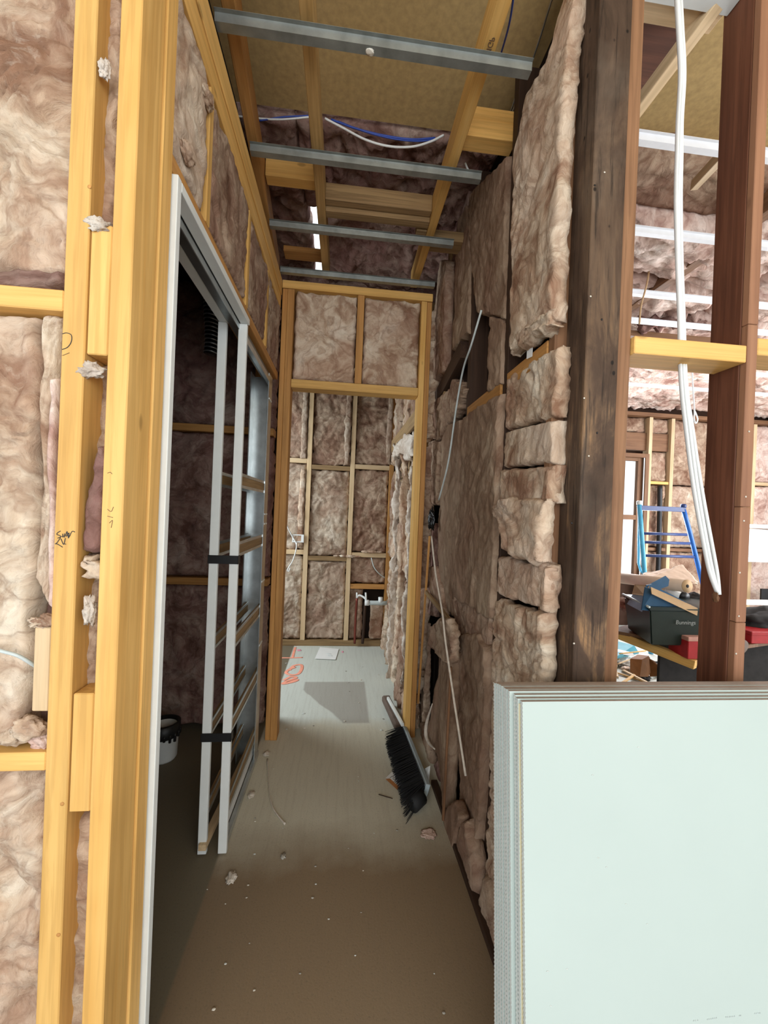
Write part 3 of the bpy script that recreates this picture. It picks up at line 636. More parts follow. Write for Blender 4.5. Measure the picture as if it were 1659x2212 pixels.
# right side wall of the back room (X .47)
xr = .475
for i, y in enumerate([2.62, 3.02, 3.42, 3.82]):
    T('wall_stud', 'dim stud on the right side of the back room, number %s from the doorway' % ['one', 'two', 'three', 'four'][i], xr+.01, .60, y, y+.045, 0, 2.73, PINED, 'stud', 'studs on the right of the back room')
names = ['nearest the doorway', 'second from the doorway', 'third from the doorway', 'fourth from the doorway', 'against the back wall']
for i, (y0, y1) in enumerate([(2.46, 2.58), (2.70, 2.93), (3.09, 3.30), (3.50, 3.72), (3.87, 3.96)]):
    for j, (z0, z1) in enumerate([(.0, .85), (.9, 1.75), (1.8, 2.6)]):
        batt('insulation_batt', 'ragged upright batt strip on the back room right side, %s, %s' % (names[i], ['low', 'middle', 'high'][j]), [(xr-.03-.03*(j == 0), y1, z0), (xr-.01, y1, z1)], [(xr-.02-.04*(j == 0), y0, z0), (xr, y0, z1)], (-1, 0, 0), th=.07, amp=.03, rag=.03, mat=WOOLB if (i+j) % 2 else WOOL, group='ragged batts on the right of the back room', res=.014)
for i, (a, b, c, w2) in enumerate([((862, 990), (856, 1150), (845, 1330), .03), (((876, 960)), (874, 1150), (862, 1400), .03), ((889, 1010), (884, 1200), (868, 1480), .025), ((866, 1220), (850, 1290), (842, 1480), .04)]):
    y0_ = [3.3, 2.9, 2.65, 3.2][i]
    p = [at(q[0], q[1], Y=y0_) for q in (c, b, a)]
    batt('hanging_wool_strip', 'torn wool strip at the right edge of the far doorway, %s' % ['left', 'middle', 'rightmost', 'crumpled low one'][i], [q+Vector((-w2, 0, 0)) for q in p], [q+Vector((w2, 0, 0)) for q in p], (-.4, -1, 0), th=.03, amp=.02, rag=.025, mat=[WOOLW, WOOL, WOOLW, WOOLW][i], group='torn wool strips in the back room', res=.01, cat='insulation scrap', st=(1, 1, .5), fr=10)
bpx('bright torn batt corner under the brown brace at the doorway edge', [(846, 985, 3.0), (850, 955, 3.0)], [(893, 990, 2.7), (895, 925, 2.7)], ('Y', 2.9), (-.5, -1, 0), mat=WOOLW, th=.05, amp=.02, rag=.03, res=.008, cat='insulation scrap')
beam('timber_brace', at(848, 965, Y=3.4), at(905, 895, Y=2.5), .02, .10, PINED); tag(bpy.data.objects['timber_brace'], 'old brown diagonal brace in the far doorway, at its right edge', 'brace')

# ================================================================= RIGHT HALL WALL (face X ~ .55)
XR = .56
T('wall_stud', 'reddish stud edge just left of the old dark post', .565, .640, 1.066, 1.100, 0, 3.0, OAKB, 'stud', 'studs of the right hall wall')
for i, (y, lab) in enumerate([(1.388, 'dark stud line of the right hall wall, nearest the old post'), (1.835, 'dark stud line of the right hall wall, second from the old post'), (2.16, 'dark stud of the right hall wall near the far doorway')]):
    T('wall_stud', lab, XR+.004, .65, y, y+.042, 0, 2.95, DARKW, 'stud', 'studs of the right hall wall')
T('nogging', 'orange nogging with a white tag on the right hall wall', .561, .64, 1.101, 1.386, 1.795, 1.848, PINEO, 'nogging', 'noggings of the right hall wall')
T('nogging', 'orange nogging of the right hall wall, second bay from the post', .556, .64, 1.432, 1.833, 1.785, 1.840, PINEO, 'nogging', 'noggings of the right hall wall')
tag(slab('white_tag', [at(1138, 776, X=.5595), at(1150, 770, X=.5595), at(1151, 748, X=.5595), at(1139, 755, X=.5595)], (-1, 0, 0), .001, PAPER), 'small white tag stuck on the orange nogging of the right wall', 'tag')
NR = (-1, -.12, 0)
GA = 'batts beside the old dark post'
def r1(lab, L, R, X=.55, **k):
    k.setdefault('edge', .009)
    def g(p, ymin):
        x = p[2] if len(p) > 2 else X+(.010 if X > .532 else 0); q_ = at(p[0], p[1], X=x)
        return q_ if q_.y > ymin else Vector((x, ymin, at(p[0], p[1], Y=ymin).z))
    R = [g(p, 1.03) for p in R]; L = [g(p, 1.036) for p in L]; k['th'] = min(k['th'], .034)
    k.setdefault('group', GA); k.setdefault('mat', WOOL); k.setdefault('res', .0065)
    return batt('insulation_batt', lab, L, R, NR, **k)
r1('tall cream batt bulging at the top of the right hall wall', [(1096, 752), (1098, 560), (1103, 330), (1130, 215, .535), (1180, 120, .54), (1212, 0, .555), (1222, -60, .56)], [(1215, 690), (1228, 300), (1236, 120, .54), (1244, 0, .56), (1248, -60, .565)], .531, th=.07, amp=.012, rag=.008, st=(1, 1, .6), edge=.02)
r1('cut fluffy end of the tall cream batt on the right wall', [(1098, 765), (1102, 722)], [(1204, 706), (1208, 668)], .526, mat=WOOL, th=.06, amp=.010, rag=.012, res=.004, st=(1, 1, 3), fr=16, edge=.015, cat='insulation scrap')
lab = ['first', 'second', 'third', 'fourth', 'fifth', 'sixth']
r1('squarish batt just under the tagged nogging', [(1087, 925), (1088, 850), (1092, 812)], [(1196, 897), (1206, 745)], .54, th=.08, amp=.014, rag=.010)
r1('small smooth batt, second below the tagged nogging', [(1086, 1010), (1086, 932)], [(1190, 1000), (1195, 905)], .545, th=.08, amp=.008, rag=.005)
r1('small batt with a pale right edge, third below the tagged nogging', [(1076, 1088), (1080, 1014)], [(1188, 1085), (1190, 1004)], .54, th=.08, amp=.010, rag=.006)
r1('batt with a pointed flap sticking out to the left, fourth below the tagged nogging', [(1082, 1195), (1074, 1130), (1054, 1098), (1090, 1078)], [(1182, 1220), (1186, 1150), (1188, 1080)], .52, th=.08, amp=.016, rag=.010)
r1('orange-tinted batt, fifth below the tagged nogging', [(1068, 1284), (1074, 1200)], [(1174, 1322), (1180, 1222)], .54, th=.08, amp=.014, rag=.008)
r1('creased batt just above the plasterboard stack, right hall wall', [(1058, 1495), (1064, 1292)], [(1166, 1495), (1172, 1328)], .535, th=.08, amp=.018, rag=.008)
r1('lower batt of the right hall wall beside the plasterboard stack', [(1048, 2150), (1040, 1950), (1052, 1700), (1057, 1500)], [(1120, 2150), (1150, 1700), (1166, 1500)], .53, th=.08, amp=.018, rag=.01)
for i, (L, R) in enumerate([([(1165, 1085), (1170, 1015)], [(1188, 1085), (1192, 1010)]), ([(1160, 1320), (1170, 1225)], [(1180, 1322), (1184, 1225)])]):
    r1('pale split edge of wool beside the old post, %s' % ['upper', 'lower'][i], L, R, .535, mat=WOOL, th=.03, amp=.008, res=.004, st=(1, 1, .5), fr=16, edge=.01, cat='insulation scrap', group='pale split edges beside the post')
GB = 'felted batts of the right hall wall'
def r2(lab, L, R, X=.55, **k):
    k.setdefault('group', GB); k.setdefault('mat', WOOLS); k.setdefault('th', .05); k.setdefault('amp', .014); k.setdefault('res', .008); k.setdefault('rag', .008); k.setdefault('edge', .012); k.setdefault('crease', .6); k.setdefault('fr', 5.5)
    return bpx(lab, L, R, ('X', X), NR, **k)
r2('flat upper batt of the right wall with a small dark hole', [(1028, 675), (1016, 560), (1010, 450), (1012, 415)], [(1086, 690), (1092, 500), (1096, 335)])
r2('long batt piece under the flat upper batt, right side of the dark hole', [(1052, 850), (1052, 680)], [(1082, 830), (1086, 694)])
r2('narrow tall batt strip left of the flat upper batt', [(976, 760), (980, 600), (985, 480)], [(1012, 720), (1013, 560), (1008, 440)], .55)
r2('wide flat batt hanging below the second-bay nogging', [(975, 1290), (985, 1150), (992, 1000), (995, 900)], [(1058, 1345), (1065, 1150), (1075, 960), (1080, 845)], .54)
r2('long narrow batt left of the wide flat batt', [(977, 1332), (955, 1307), (941, 1193), (947, 1117), (951, 1063), (952, 954), (968, 916)], [(984, 1335), (981, 1270), (990, 1150), (991, 1000), (993, 905)], .545)
r2('dusky creased patch of wool under the wide flat batt', [(988, 1372), (980, 1340), (976, 1292)], [(1053, 1405), (1056, 1370), (1060, 1300)], .548, amp=.016, mat=WOOLB)
r2('large lower batt running from the dusky patch almost to the floor', [(1009, 1832), (994, 1758), (982, 1638), (979, 1500), (973, 1420), (980, 1368)], [(1024, 1860), (1034, 1750), (1040, 1640), (1047, 1500), (1051, 1410), (1030, 1368)], .53, amp=.018)
r2('pinkish grey wool piece hanging lowest on the right wall', [(1003, 1970), (992, 1915), (982, 1861), (985, 1808), (997, 1773)], [(1020, 1985), (1023, 1882), (1014, 1829), (1003, 1770)], .50, amp=.016, mat=WOOLB, th=.04)
r2('ochre torn wool corner beside the pinkish grey piece', [(968, 1835), (957, 1795), (957, 1766), (966, 1735)], [(973, 1834), (984, 1795), (993, 1765), (978, 1728)], .485, amp=.012, th=.03)
r2('brown hanging wool fold low on the right hall wall', [(956, 1773), (950, 1690), (940, 1626), (922, 1606), (921, 1572), (935, 1500), (945, 1440), (953, 1408)], [(959, 1775), (963, 1650), (967, 1550), (970, 1480), (973, 1412)], .485, amp=.016, rag=.006, th=.04, st=(1, 1, .5))
r2('crumpled wool shelf sticking out low on the right wall', [(961, 1428), (948, 1413), (934, 1409), (920, 1393), (926, 1360), (944, 1338)], [(970, 1430), (973, 1402), (976, 1370), (966, 1335)], .468, mat=WOOLB, amp=.020, rag=.012, th=.03, cat='insulation scrap', fr=10)
r2('lumpy wool roll under the old brown timber, upper', [(915, 948), (918, 905), (940, 870), (975, 820)], [(945, 950), (962, 920), (985, 880), (1000, 842)], .535, amp=.022, rag=.012, mat=WOOLB)
r2('squashed upright wool strip beside the far doorway, upper', [(914, 1088), (918, 1010), (920, 952)], [(938, 1090), (943, 1000), (946, 952)], .535, amp=.016, rag=.008, mat=WOOLB, th=.04)
r2('reddish wool strip behind the two rods beside the far doorway', [(906, 1330), (911, 1220), (914, 1130)], [(936, 1330), (938, 1220), (936, 1130)], .55, amp=.012, rag=.008, mat=WOOLD, th=.03)
r2('triangular pinkish wool patch between the two rods', [(950, 1325), (930, 1280), (923, 1225)], [(958, 1328), (950, 1270), (940, 1222)], .53, amp=.012, mat=WOOLB, th=.03)
r2('thin upright wool strip right beside the far doorway, low', [(897, 1640), (900, 1520), (906, 1345)], [(922, 1650), (915, 1560), (918, 1345)], .54, amp=.014, rag=.008, mat=WOOLB, th=.03)
r2('small curled wool strip behind the broom notes', [(915, 1690), (908, 1620), (906, 1560)], [(932, 1700), (928, 1640), (920, 1580)], .515, amp=.014, rag=.01, mat=WOOLB, th=.03)
r2('slanting reddish wool strip right of the broom notes', [(958, 1780), (935, 1700), (928, 1660)], [(966, 1790), (952, 1710), (942, 1640)], .53, amp=.012, rag=.006, mat=WOOLD, th=.03)
r2('pink batt slice between far doorway frame and dark gap', [(932, 828), (934, 700), (946, 590), (950, 560)], [(954, 800), (960, 660), (964, 560)], .52, mat=WOOLB, amp=.016)
r2('triangular wool corner on the floor beside the plasterboard', [(1062, 2062), (1026, 2012), (1030, 1940), (1038, 1890)], [(1070, 2075), (1069, 1990), (1048, 1905)], .51, amp=.012, rag=.006, mat=WOOLB, th=.03)
r2('small dusky batt high beside the far doorway, behind the metal battens', [(936, 560), (960, 440)], [(985, 600), (1015, 400)], .57, mat=WOOLD)
tag(tube('wool_lip', [at(934, 1520, X=.478), at(922, 1560, X=.474), at(920, 1585, X=.472), at(926, 1604, X=.474), at(939, 1618, X=.478)], .008, FLUFF, None, 6, 8, radii=[.3, 1, 1.2, 1, .4]), 'pale rounded lip on the brown hanging wool fold', 'insulation scrap')
tuft('crumpled dark shiny plastic wrap at the top of the two rods', at(932, 1122, X=.50), .03, BLACKF, None, (.5, .8, 2.0), 'plastic_wrap', 'plastic wrap', rough=1.1)
beam('brace_offcut', at(920, 1278, X=.50), at(973, 1342, X=.49), .016, .022, PINED); tag(bpy.data.objects['brace_offcut'], 'short brown offcut slanting behind the pale rod', 'offcut')
beam('old_timber', at(925, 905, X=.565), at(1005, 755, X=.565), .05, .09, DARKW); tag(bpy.data.objects['old_timber'], 'dark old timber slanting across the right wall gap', 'timber')
T('wall_stud', 'brown weathered stud standing free beside the far doorway, upper part', .548, .575, 2.27, 2.30, 1.95, 2.95, PINED, 'stud')
beam('timber_batten', at(957, 1772, X=.475), at(974, 1440, X=.478), .010, .012, OAKB); tag(bpy.data.objects['timber_batten'], 'thin brown batten upright low on the right hall wall', 'batten')
beam('floor_trim_batten', (.515, 1.0, .012), (.50, 1.95, .012), .03, .024, DARKW); tag(bpy.data.objects['floor_trim_batten'], 'dark floor-level batten at the foot of the right hall wall', 'batten')
tag(tube('loose_cable', [at(1040, 670, X=.52), at(1018, 745, X=.51), at(1000, 800, X=.515), at(985, 885, X=.52), at(968, 1000, X=.52), at(948, 1080, X=.52)], .0045, PVC), 'thin grey cable slanting down the upper right hall wall', 'cable')
tag(tube('thin_rod', [at(932, 1158, X=.46), at(941, 1239, X=.458), at(955, 1320, X=.455), at(962, 1383, X=.452), at(979, 1500, X=.455), at(988, 1559, X=.46), at(1006, 1676, X=.475)], .0045, FLUFF), 'long thin pale bead leaning against the lower right hall wall', 'rod')
tag(beam('thin_rod', at(928, 1158, X=.50), at(903, 1520, X=.49), .012, .008, PINEO), 'thin yellow lath standing beside the far doorway frame', 'rod')
tag(tube('steel_tie', [at(1198, -20, Y=1.2), at(1150, 130, Y=1.4), at(1080, 310, Y=1.6)], .003, GALV), 'thin steel tie slanting above the right hall wall', 'tie rod')
tag(tube('steel_tie', [at(1165, 30, Y=1.3), at(1120, 190, Y=1.5), at(1072, 330, Y=1.7)], .003, GALV), 'second thin steel tie slanting above the right hall wall', 'tie rod')

# ================================================================= HALL CEILING
GJ = 'ceiling joists over the hall'
o = beam('ceiling_joist', (-.318, .4, 2.751), (-.448, 2.42, 2.751), .038, .098, PINEO); tag(o, 'weathered ceiling joist over the hall, nearest the left wall', 'joist', GJ)
for x0, x1, m_, lab in ((-.174, -.135, PINE2, 'ceiling joist over the middle-left of the hall'), (.352, .390, PINE, 'yellowish ceiling joist over the right side of the hall')):
    T('ceiling_joist', lab, x0, x1, .4, 2.42, 2.702, 2.80, m_, 'joist', GJ)
GN = 'noggings between the hall ceiling joists'
T('nogging', 'pale nogging between the two left ceiling joists of the hall', -.383, -.177, 1.745, 1.80, 2.735, 2.825, PINE, 'nogging', GN)
T('nogging', 'rough nogging between the middle and right ceiling joists, upper', -.135, .351, 1.825, 1.865, 2.725, 2.80, PINED, 'nogging', GN)
T('nogging', 'rough nogging between the middle and right ceiling joists, just behind the first', -.135, .351, 1.868, 1.915, 2.705, 2.76, PINED, 'nogging', GN)
T('nogging', 'bright nogging right of the right ceiling joist', .391, .58, 1.434, 1.50, 2.72, 2.83, PINE, 'nogging', GN)
T('nogging', 'dim plate right of the right ceiling joist, farther back', .391, .56, 2.0, 2.1, 2.72, 2.77, PINED, 'nogging', GN)
T('nogging', 'flat ply scrap between the left joists near the far doorway', -.386, -.177, 2.28, 2.36, 2.76, 2.79, PINEO, 'ply scrap')
T('nogging', 'small block against the right ceiling joist', .30, .351, 1.93, 1.98, 2.705, 2.745, PINED, 'nogging', GN)
# hat-section steel battens
def hat(lab, x0, x1, y, z, mat, group, slope=0):
    prof = [(-.026, .022), (-.016, .022), (-.013, 0), (.013, 0), (.016, .022), (.026, .022)]
    t = .0012; pr = prof+[(a, b+t) for a, b in prof[::-1]]
    v = [(x0, y+a, z+b) for a, b in pr]+[(x1, y+a, z+b+slope) for a, b in pr]; k = len(pr)
    f = [tuple(range(k)), tuple(range(k, 2*k))[::-1]]+[(i, k+i, k+(i+1) % k, (i+1) % k) for i in range(k)]
    o = polymesh('ceiling_batten', v, f, mat); bm = bmesh.new(); bm.from_mesh(o.data); bmesh.ops.recalc_face_normals(bm, faces=bm.faces); bm.to_mesh(o.data); bm.free()
    return tag(o, lab, 'ceiling batten', group)
GH = 'steel battens across the hall ceiling'
b1 = hat('galvanised ceiling batten with a plaster splat, nearest the camera over the hall', -.40, .50, 1.155, 2.652, BATM, GH)
hat('galvanised ceiling batten over the hall, second from the camera', -.395, .485, 1.55, 2.652, BATM, GH)
hat('galvanised ceiling batten over the hall, third from the camera', -.395, .485, 1.945, 2.652, BATM, GH)
hat('galvanised ceiling batten over the hall, farthest, above the doorway plate', -.40, .475, 2.305, 2.648, BATM, GH)
tuft(None, at(799, 113, Z=2.651), .011, MUD, sq=(1, 1, .25), name='plaster_splat', parent=b1, sub=3)
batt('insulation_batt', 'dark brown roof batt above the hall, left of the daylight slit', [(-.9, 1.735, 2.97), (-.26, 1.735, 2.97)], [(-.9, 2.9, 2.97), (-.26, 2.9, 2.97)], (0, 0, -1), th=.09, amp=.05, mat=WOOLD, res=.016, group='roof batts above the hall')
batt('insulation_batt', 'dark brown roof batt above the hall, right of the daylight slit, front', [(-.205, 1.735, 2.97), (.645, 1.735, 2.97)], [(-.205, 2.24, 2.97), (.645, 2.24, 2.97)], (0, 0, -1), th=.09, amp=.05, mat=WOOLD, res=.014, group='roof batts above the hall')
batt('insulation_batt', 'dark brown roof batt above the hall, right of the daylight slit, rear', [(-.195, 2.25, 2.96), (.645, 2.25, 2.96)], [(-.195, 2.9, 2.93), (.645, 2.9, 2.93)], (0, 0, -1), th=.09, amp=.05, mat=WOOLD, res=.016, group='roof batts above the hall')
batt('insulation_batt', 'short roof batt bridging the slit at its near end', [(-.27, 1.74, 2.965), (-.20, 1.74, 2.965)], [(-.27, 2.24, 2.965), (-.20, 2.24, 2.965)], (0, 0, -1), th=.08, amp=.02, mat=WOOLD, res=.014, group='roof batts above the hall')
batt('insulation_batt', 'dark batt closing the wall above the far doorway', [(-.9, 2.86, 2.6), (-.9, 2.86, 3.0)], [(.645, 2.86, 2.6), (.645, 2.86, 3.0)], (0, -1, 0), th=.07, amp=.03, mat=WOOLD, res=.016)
GC = 'cables strung under the roof board'
def hy(L, r, m_, lab, y=1.70): tag(tube('ceiling_cable', [at(a, b, Y=y) for a, b in L], r, m_), lab, 'cable', GC)
hy([(505, 250), (560, 256), (610, 258), (668, 253)], .0035, WHITEC, 'white cable under the roof board, left bay of the hall ceiling')
hy([(702, 256), (740, 276), (790, 302), (840, 316), (890, 317), (930, 306), (958, 292)], .0045, WHITEC, 'white cable sagging under the roof board, right bay of the hall ceiling')
hy([(560, 261), (610, 253), (668, 250)], .003, BLUEC, 'blue cable under the roof board, left bay of the hall ceiling')
hy([(715, 258), (770, 278), (830, 293), (890, 301), (940, 298)], .004, BLUEC, 'upper blue cable sagging in the right bay of the hall ceiling')
hy([(730, 262), (790, 285), (850, 300), (900, 305), (935, 302)], .003, BLUEC, 'lower blue cable sagging in the right bay of the hall ceiling')
tag(tube('ceiling_cable', [at(1005, 352, Y=1.6), at(1012, 368, Y=1.6), at(1026, 378, Y=1.6)], .004, WHITEC), 'short bent white cable end beside the right hall ceiling', 'cable')
tag(tube('ceiling_cable', [at(1110, -10, Y=1.1), at(1098, 60, Y=1.2), at(1075, 140, Y=1.35)], .003, BLUEC), 'blue cable along the right ceiling joist', 'cable')
stencil_p = at(1074, 52, Z=2.7005)
jr = [o for o in COL.objects if o.name.startswith('ceiling_joist') and 'yellowish' in o.get('label', '')][0]
text('stencil', '90 MGP', .022, (.363, 1.19, 2.7008), (0, -1, 0), (1, 0, 0), PENCIL, jr)

# ================================================================= RIGHT POSTS (front at Y .97)
op = T('old_post', 'dark stained old timber post with worn patches, between hall and side room', .598, .6865, .970, 1.064, 0, 3.0, OLD, 'post')
for k, (a, b) in enumerate([(1306, 372), (1285, 400), (1276, 640), (1300, 690), (1262, 860), (1290, 935), (1272, 985), (1235, 1130), (1240, 1390)]):
    p = at(a, b, Y=.9695); h_ = lathe('nail_hole', [(.0028, 0), (.0012, .0008)], p, BLACK if k % 2 else MUD, op, 10, Matrix.Rotation(math.pi/2, 4, 'X'))
T('timber_stud', 'orange-brown timber stud fixed to the right side of the old dark post', .689, .7255, .978, 1.064, 0, 3.0, OAKB, 'stud')
rp = T('hardwood_post', 'red-brown hardwood post near the right edge of the photo', 1.046, 1.076, .986, 1.078, 0, 3.0, RED, 'post')
zc = [3.0, 1.9, 1.225, 1.043, 0.0]
zj = [0, at(1590, 1345, Y=.965).z, at(1605, 1095, Y=.965).z, at(1628, 700, Y=.965).z, 3.0]
for a, b in zip(zj, zj[1:]):
    box('facing_strip', 1.047, 1.0765, .966, .9855, a+.0006, b-.0006, REDL, .0015, rp)
for a, b in ((1618, 932), (1611, 1073), (1607, 1125), (1598, 1237), (1596, 1331), (1590, 1412)):
    lathe('nail_head', [(.0028, 0), (.0018, .001)], at(a, b, Y=.9655), MUD, rp, 10, Matrix.Rotation(math.pi/2, 4, 'X'))
tuft(None, at(1545, 1290, X=.9895), .010, OAKB, sq=(.2, 1, 1.4), name='broken_knot', parent=rp, sub=3)
zn = at(1500, 752, Y=.97).z
ngo = T('nogging', 'yellow pine nogging bridging the two posts of the side-room opening', .727, 1.0455, .966, 1.062, 1.772, 1.817, PINE, 'nogging', 'noggings of the side-room opening')
T('nogging', 'yellow pine nogging cut off by the right edge of the photo', 1.0775, 1.5, .966, 1.062, 1.795, 1.84, PINE, 'nogging', 'noggings of the side-room opening')
# flat white cables hanging through the nogging
wc = thing('hanging_cables', 'bundle of flat white cables hanging through the nogging into the side room', 'cables', at(1470, 300, Y=.93))
base = [(1462, -40), (1468, 60), (1474, 160), (1470, 260), (1468, 330), (1465, 430), (1466, 560), (1472, 700), (1474, 770), (1480, 850), (1490, 930), (1500, 1010), (1512, 1090), (1528, 1180), (1540, 1240), (1551, 1284)]
for k, (off, ends) in enumerate([(-6, 2), (0, 0), (6, -3)]):
    pts = []
    for i, (x, y) in enumerate(base):
        sp = .45+.55*abs(math.sin(y/190.+k*.9)); sp += .75*max(0, (y-700)/500)
        if y > 1230: sp *= max(.1, (1300-y)/70)
        pts.append(at(x+off*sp, y-(k == 0)*4*(y > 1200), Y=1.012 if y < 900 else 1.012-.03*(y-900)/384))
    tube('cable_strand', pts, .0062, WHITEC, wc, 6, 10, .55)
# ================================================================= PLASTERBOARD STACK
tops = [(.0, 1069, 1476), (.0105, 1074, 1477), (.021, 1079, 1479), (.0315, 1084, 1482), (.042, 1090, 1486), (.0525, 1094, 1489), (.063, 1100, 1493), (.0735, 1113, 1501), (.0845, 1118, 1509), (.096, 1128, 1516)]
nmz = ['rearmost of the stack', 'second from the back', 'third from the back', 'fourth from the back', 'fifth from the back', 'sixth from the back', 'fourth from the front', 'third from the front', 'second from the front with a cream edge tape', 'frontmost, large pale face']
lean = Vector((0, -.115, -1)).normalized()     # direction down the leaning sheets
nrm = Vector((0, -1, .115)).normalized()
for i, (off, px, py) in enumerate(tops):
    y0 = .925-off*1.18; p = at(px, py, Y=y0)
    L = (p.z-.0)/(-lean.z); x1 = 2.7
    # outline with a serrated paper edge on the left
    steps = 230; le = []
    for k in range(steps+1):
        q = p+lean*(L*k/steps)+Vector((.0012 if k % 2 else 0, 0, 0)); le.append(q)
    poly = le+[Vector((x1, le[-1].y, le[-1].z)), Vector((x1, p.y, p.z))]
    n_ = len(poly); t = .0094
    v = [q for q in poly]+[q-nrm*t for q in poly]
    f = [tuple(range(n_))[::-1], tuple(range(n_, 2*n_))]; fm = [0, 0]
    for k in range(n_):
        f.append((k, (k+1) % n_, n_+(k+1) % n_, n_+k)); fm.append(2 if k < steps else 1)
    o = polymesh('plasterboard_sheet', v, f, [GYPF, GYPE, GYPW], fmats=fm)
    bm = bmesh.new(); bm.from_mesh(o.data); bmesh.ops.recalc_face_normals(bm, faces=bm.faces); bm.to_mesh(o.data); bm.free()
    tag(o, 'leaning plasterboard sheet, '+nmz[i], 'plasterboard sheet', 'plasterboard sheets leaning at the right')
    if i == 8:
        a = p+nrm*.0002+lean*.01; slab('edge_tape', [a+Vector((.002, 0, 0)), a+Vector((.0105, 0, 0)), a+Vector((.0105, 0, 0))+lean*(L-.02), a+Vector((.002, 0, 0))+lean*(L-.02)], nrm, .0006, TAPE, o)
    if i == 9:
        front = o; fp = p
# faint printed line low on the front sheet (too blurred in the photo to read)
def onsheet(px, py):
    d = fw+rt*((px-829.5)/F)-up*((py-1106)/F); q0 = fp+nrm*.0004
    return CAM+d*((q0-CAM).dot(nrm)/d.dot(nrm))
for a, b, n_ in (((1498, 2205), (1511, 2204), 3), ((1528, 2202), (1551, 2198), 6), ((1568, 2197), (1590, 2195), 6), ((1597, 2194), (1602, 2193), 2), ((1630, 2189), (1645, 2188), 4)):
    for k in range(n_):
        f0 = k/n_; p = onsheet(a[0]+(b[0]-a[0])*f0, a[1]+(b[1]-a[1])*f0)
        tube('print_mark', [p+Vector((0, 0, -.0012)), p+Vector((.0008, 0, .001)), p+Vector((.0016, 0, -.0008))], .0004, PVC, front, 2, 4)
for px, py in ((1379, 1614), (1280, 1674), (1292, 1853), (1352, 1953), (1398, 1996), (1183, 2098), (1225, 2093), (1190, 2173), (1310, 1873)):
    tuft(None, onsheet(px, py), .0016, GYPW, sq=(1.6, .3, .6), name='paper_nick', parent=front, sub=1)

# ================================================================= SIDE ROOM: ceiling
GW = 'light-whitened battens across the side room ceiling'
for y, lab in ((1.345, 'nearest the camera'), (1.77, 'second from the camera'), (2.25, 'third from the camera'), (2.56, 'fourth from the camera'), (3.27, 'fifth from the camera'), (3.75, 'sixth, far back')):
    hat('metal ceiling batten, bright light coloured in as white, in the side room, '+lab, .74, 5.9, y, 2.690, BATW, GW)
zbm = at(1500, 24, Y=1.065).z; box('ceiling_beam', .74, 1.045, 1.0, 1.065, zbm, zbm+.12, WHITE); tag(bpy.data.objects['ceiling_beam'], 'white boxed beam crossing the very top right of the photo', 'beam')
T('nogging', 'pale timber behind the white boxed beam at the top right', .74, 1.04, 1.068, 1.12, zbm+.012, zbm+.10, PINEP, 'timber')
p0, p1 = at(1398, 205, Z=2.74), at(1535, 22, Z=2.82)
beam('ceiling_brace', p0-(p1-p0)*.25, p1+(p1-p0)*.3, .035, .045, PINEP, (0, 0, 1)); tag(bpy.data.objects['ceiling_brace'], 'pale timber brace slanting under the side-room roof board', 'brace')
T('ceiling_board', 'dark brown board edge beside the slanting brace', .74, 1.02, 1.13, 1.34, 2.84, 2.87, RED, 'board')
T('rafter', 'brown rafter end in the side room ceiling, behind the hardwood post', 1.84, 1.90, 1.4, 3.2, 2.76, 2.86, OAKB, 'rafter')
beam('rafter_brace', at(1500, 400, Z=2.8), at(1565, 330, Z=2.75), .03, .04, PINEP); tag(bpy.data.objects['rafter_brace'], 'short pale brace touching the hardwood post near the ceiling', 'brace')
GP = 'pink ceiling batts of the side room'
rows_ = [(1.60, 1.80, WOOLB, .03, 'greyish, first row'), (1.79, 2.23, WOOLP, .055, 'second row'), (2.27, 2.54, WOOLP, .055, 'third row'), (2.58, 3.25, WOOLP, .07, 'fourth row, sagging'), (3.29, 3.95, WOOLP, .07, 'fifth row'), (3.97, 4.75, WOOLP, .06, 'sixth row, against the far wall')]
for j, (y0, y1, m_, am, lab) in enumerate(rows_):
    zr = 2.88 if j == 0 else 2.755
    for x0, x1, s in ((.75, 2.35, 'left part'), (2.38, 4.1, 'middle part'), (4.13, 6.1, 'right part')):
        batt('insulation_batt', 'ceiling batt of the side room, %s, %s' % (lab, s), [(x0, y0, zr), (x1, y0, zr)], [(x0, y1, zr-.06*(j == 0)), (x1, y1, zr-.06*(j == 0))], (0, 0, -1), th=.10, amp=am, mat=m_, res=.016 if x0 < 3 else .03, group=GP, fr=5.5, edge=.04, st=(.55, 1.3, 1))
box('batten_sag_timber', 1.9, 3.2, 2.66, 2.70, 2.65, 2.69, OAKB); tag(bpy.data.objects['batten_sag_timber'], 'brown timber just above the side-room nogging', 'timber')
bpx('dark sagging wool flap above the side-room nogging', [(1385, 712, 2.6), (1385, 690, 2.6)], [(1530, 705, 2.6), (1545, 672, 2.6)], ('Y', 2.6), (0, -1, -.4), mat=WOOLD, th=.04, amp=.03, rag=.03, cat='insulation scrap')
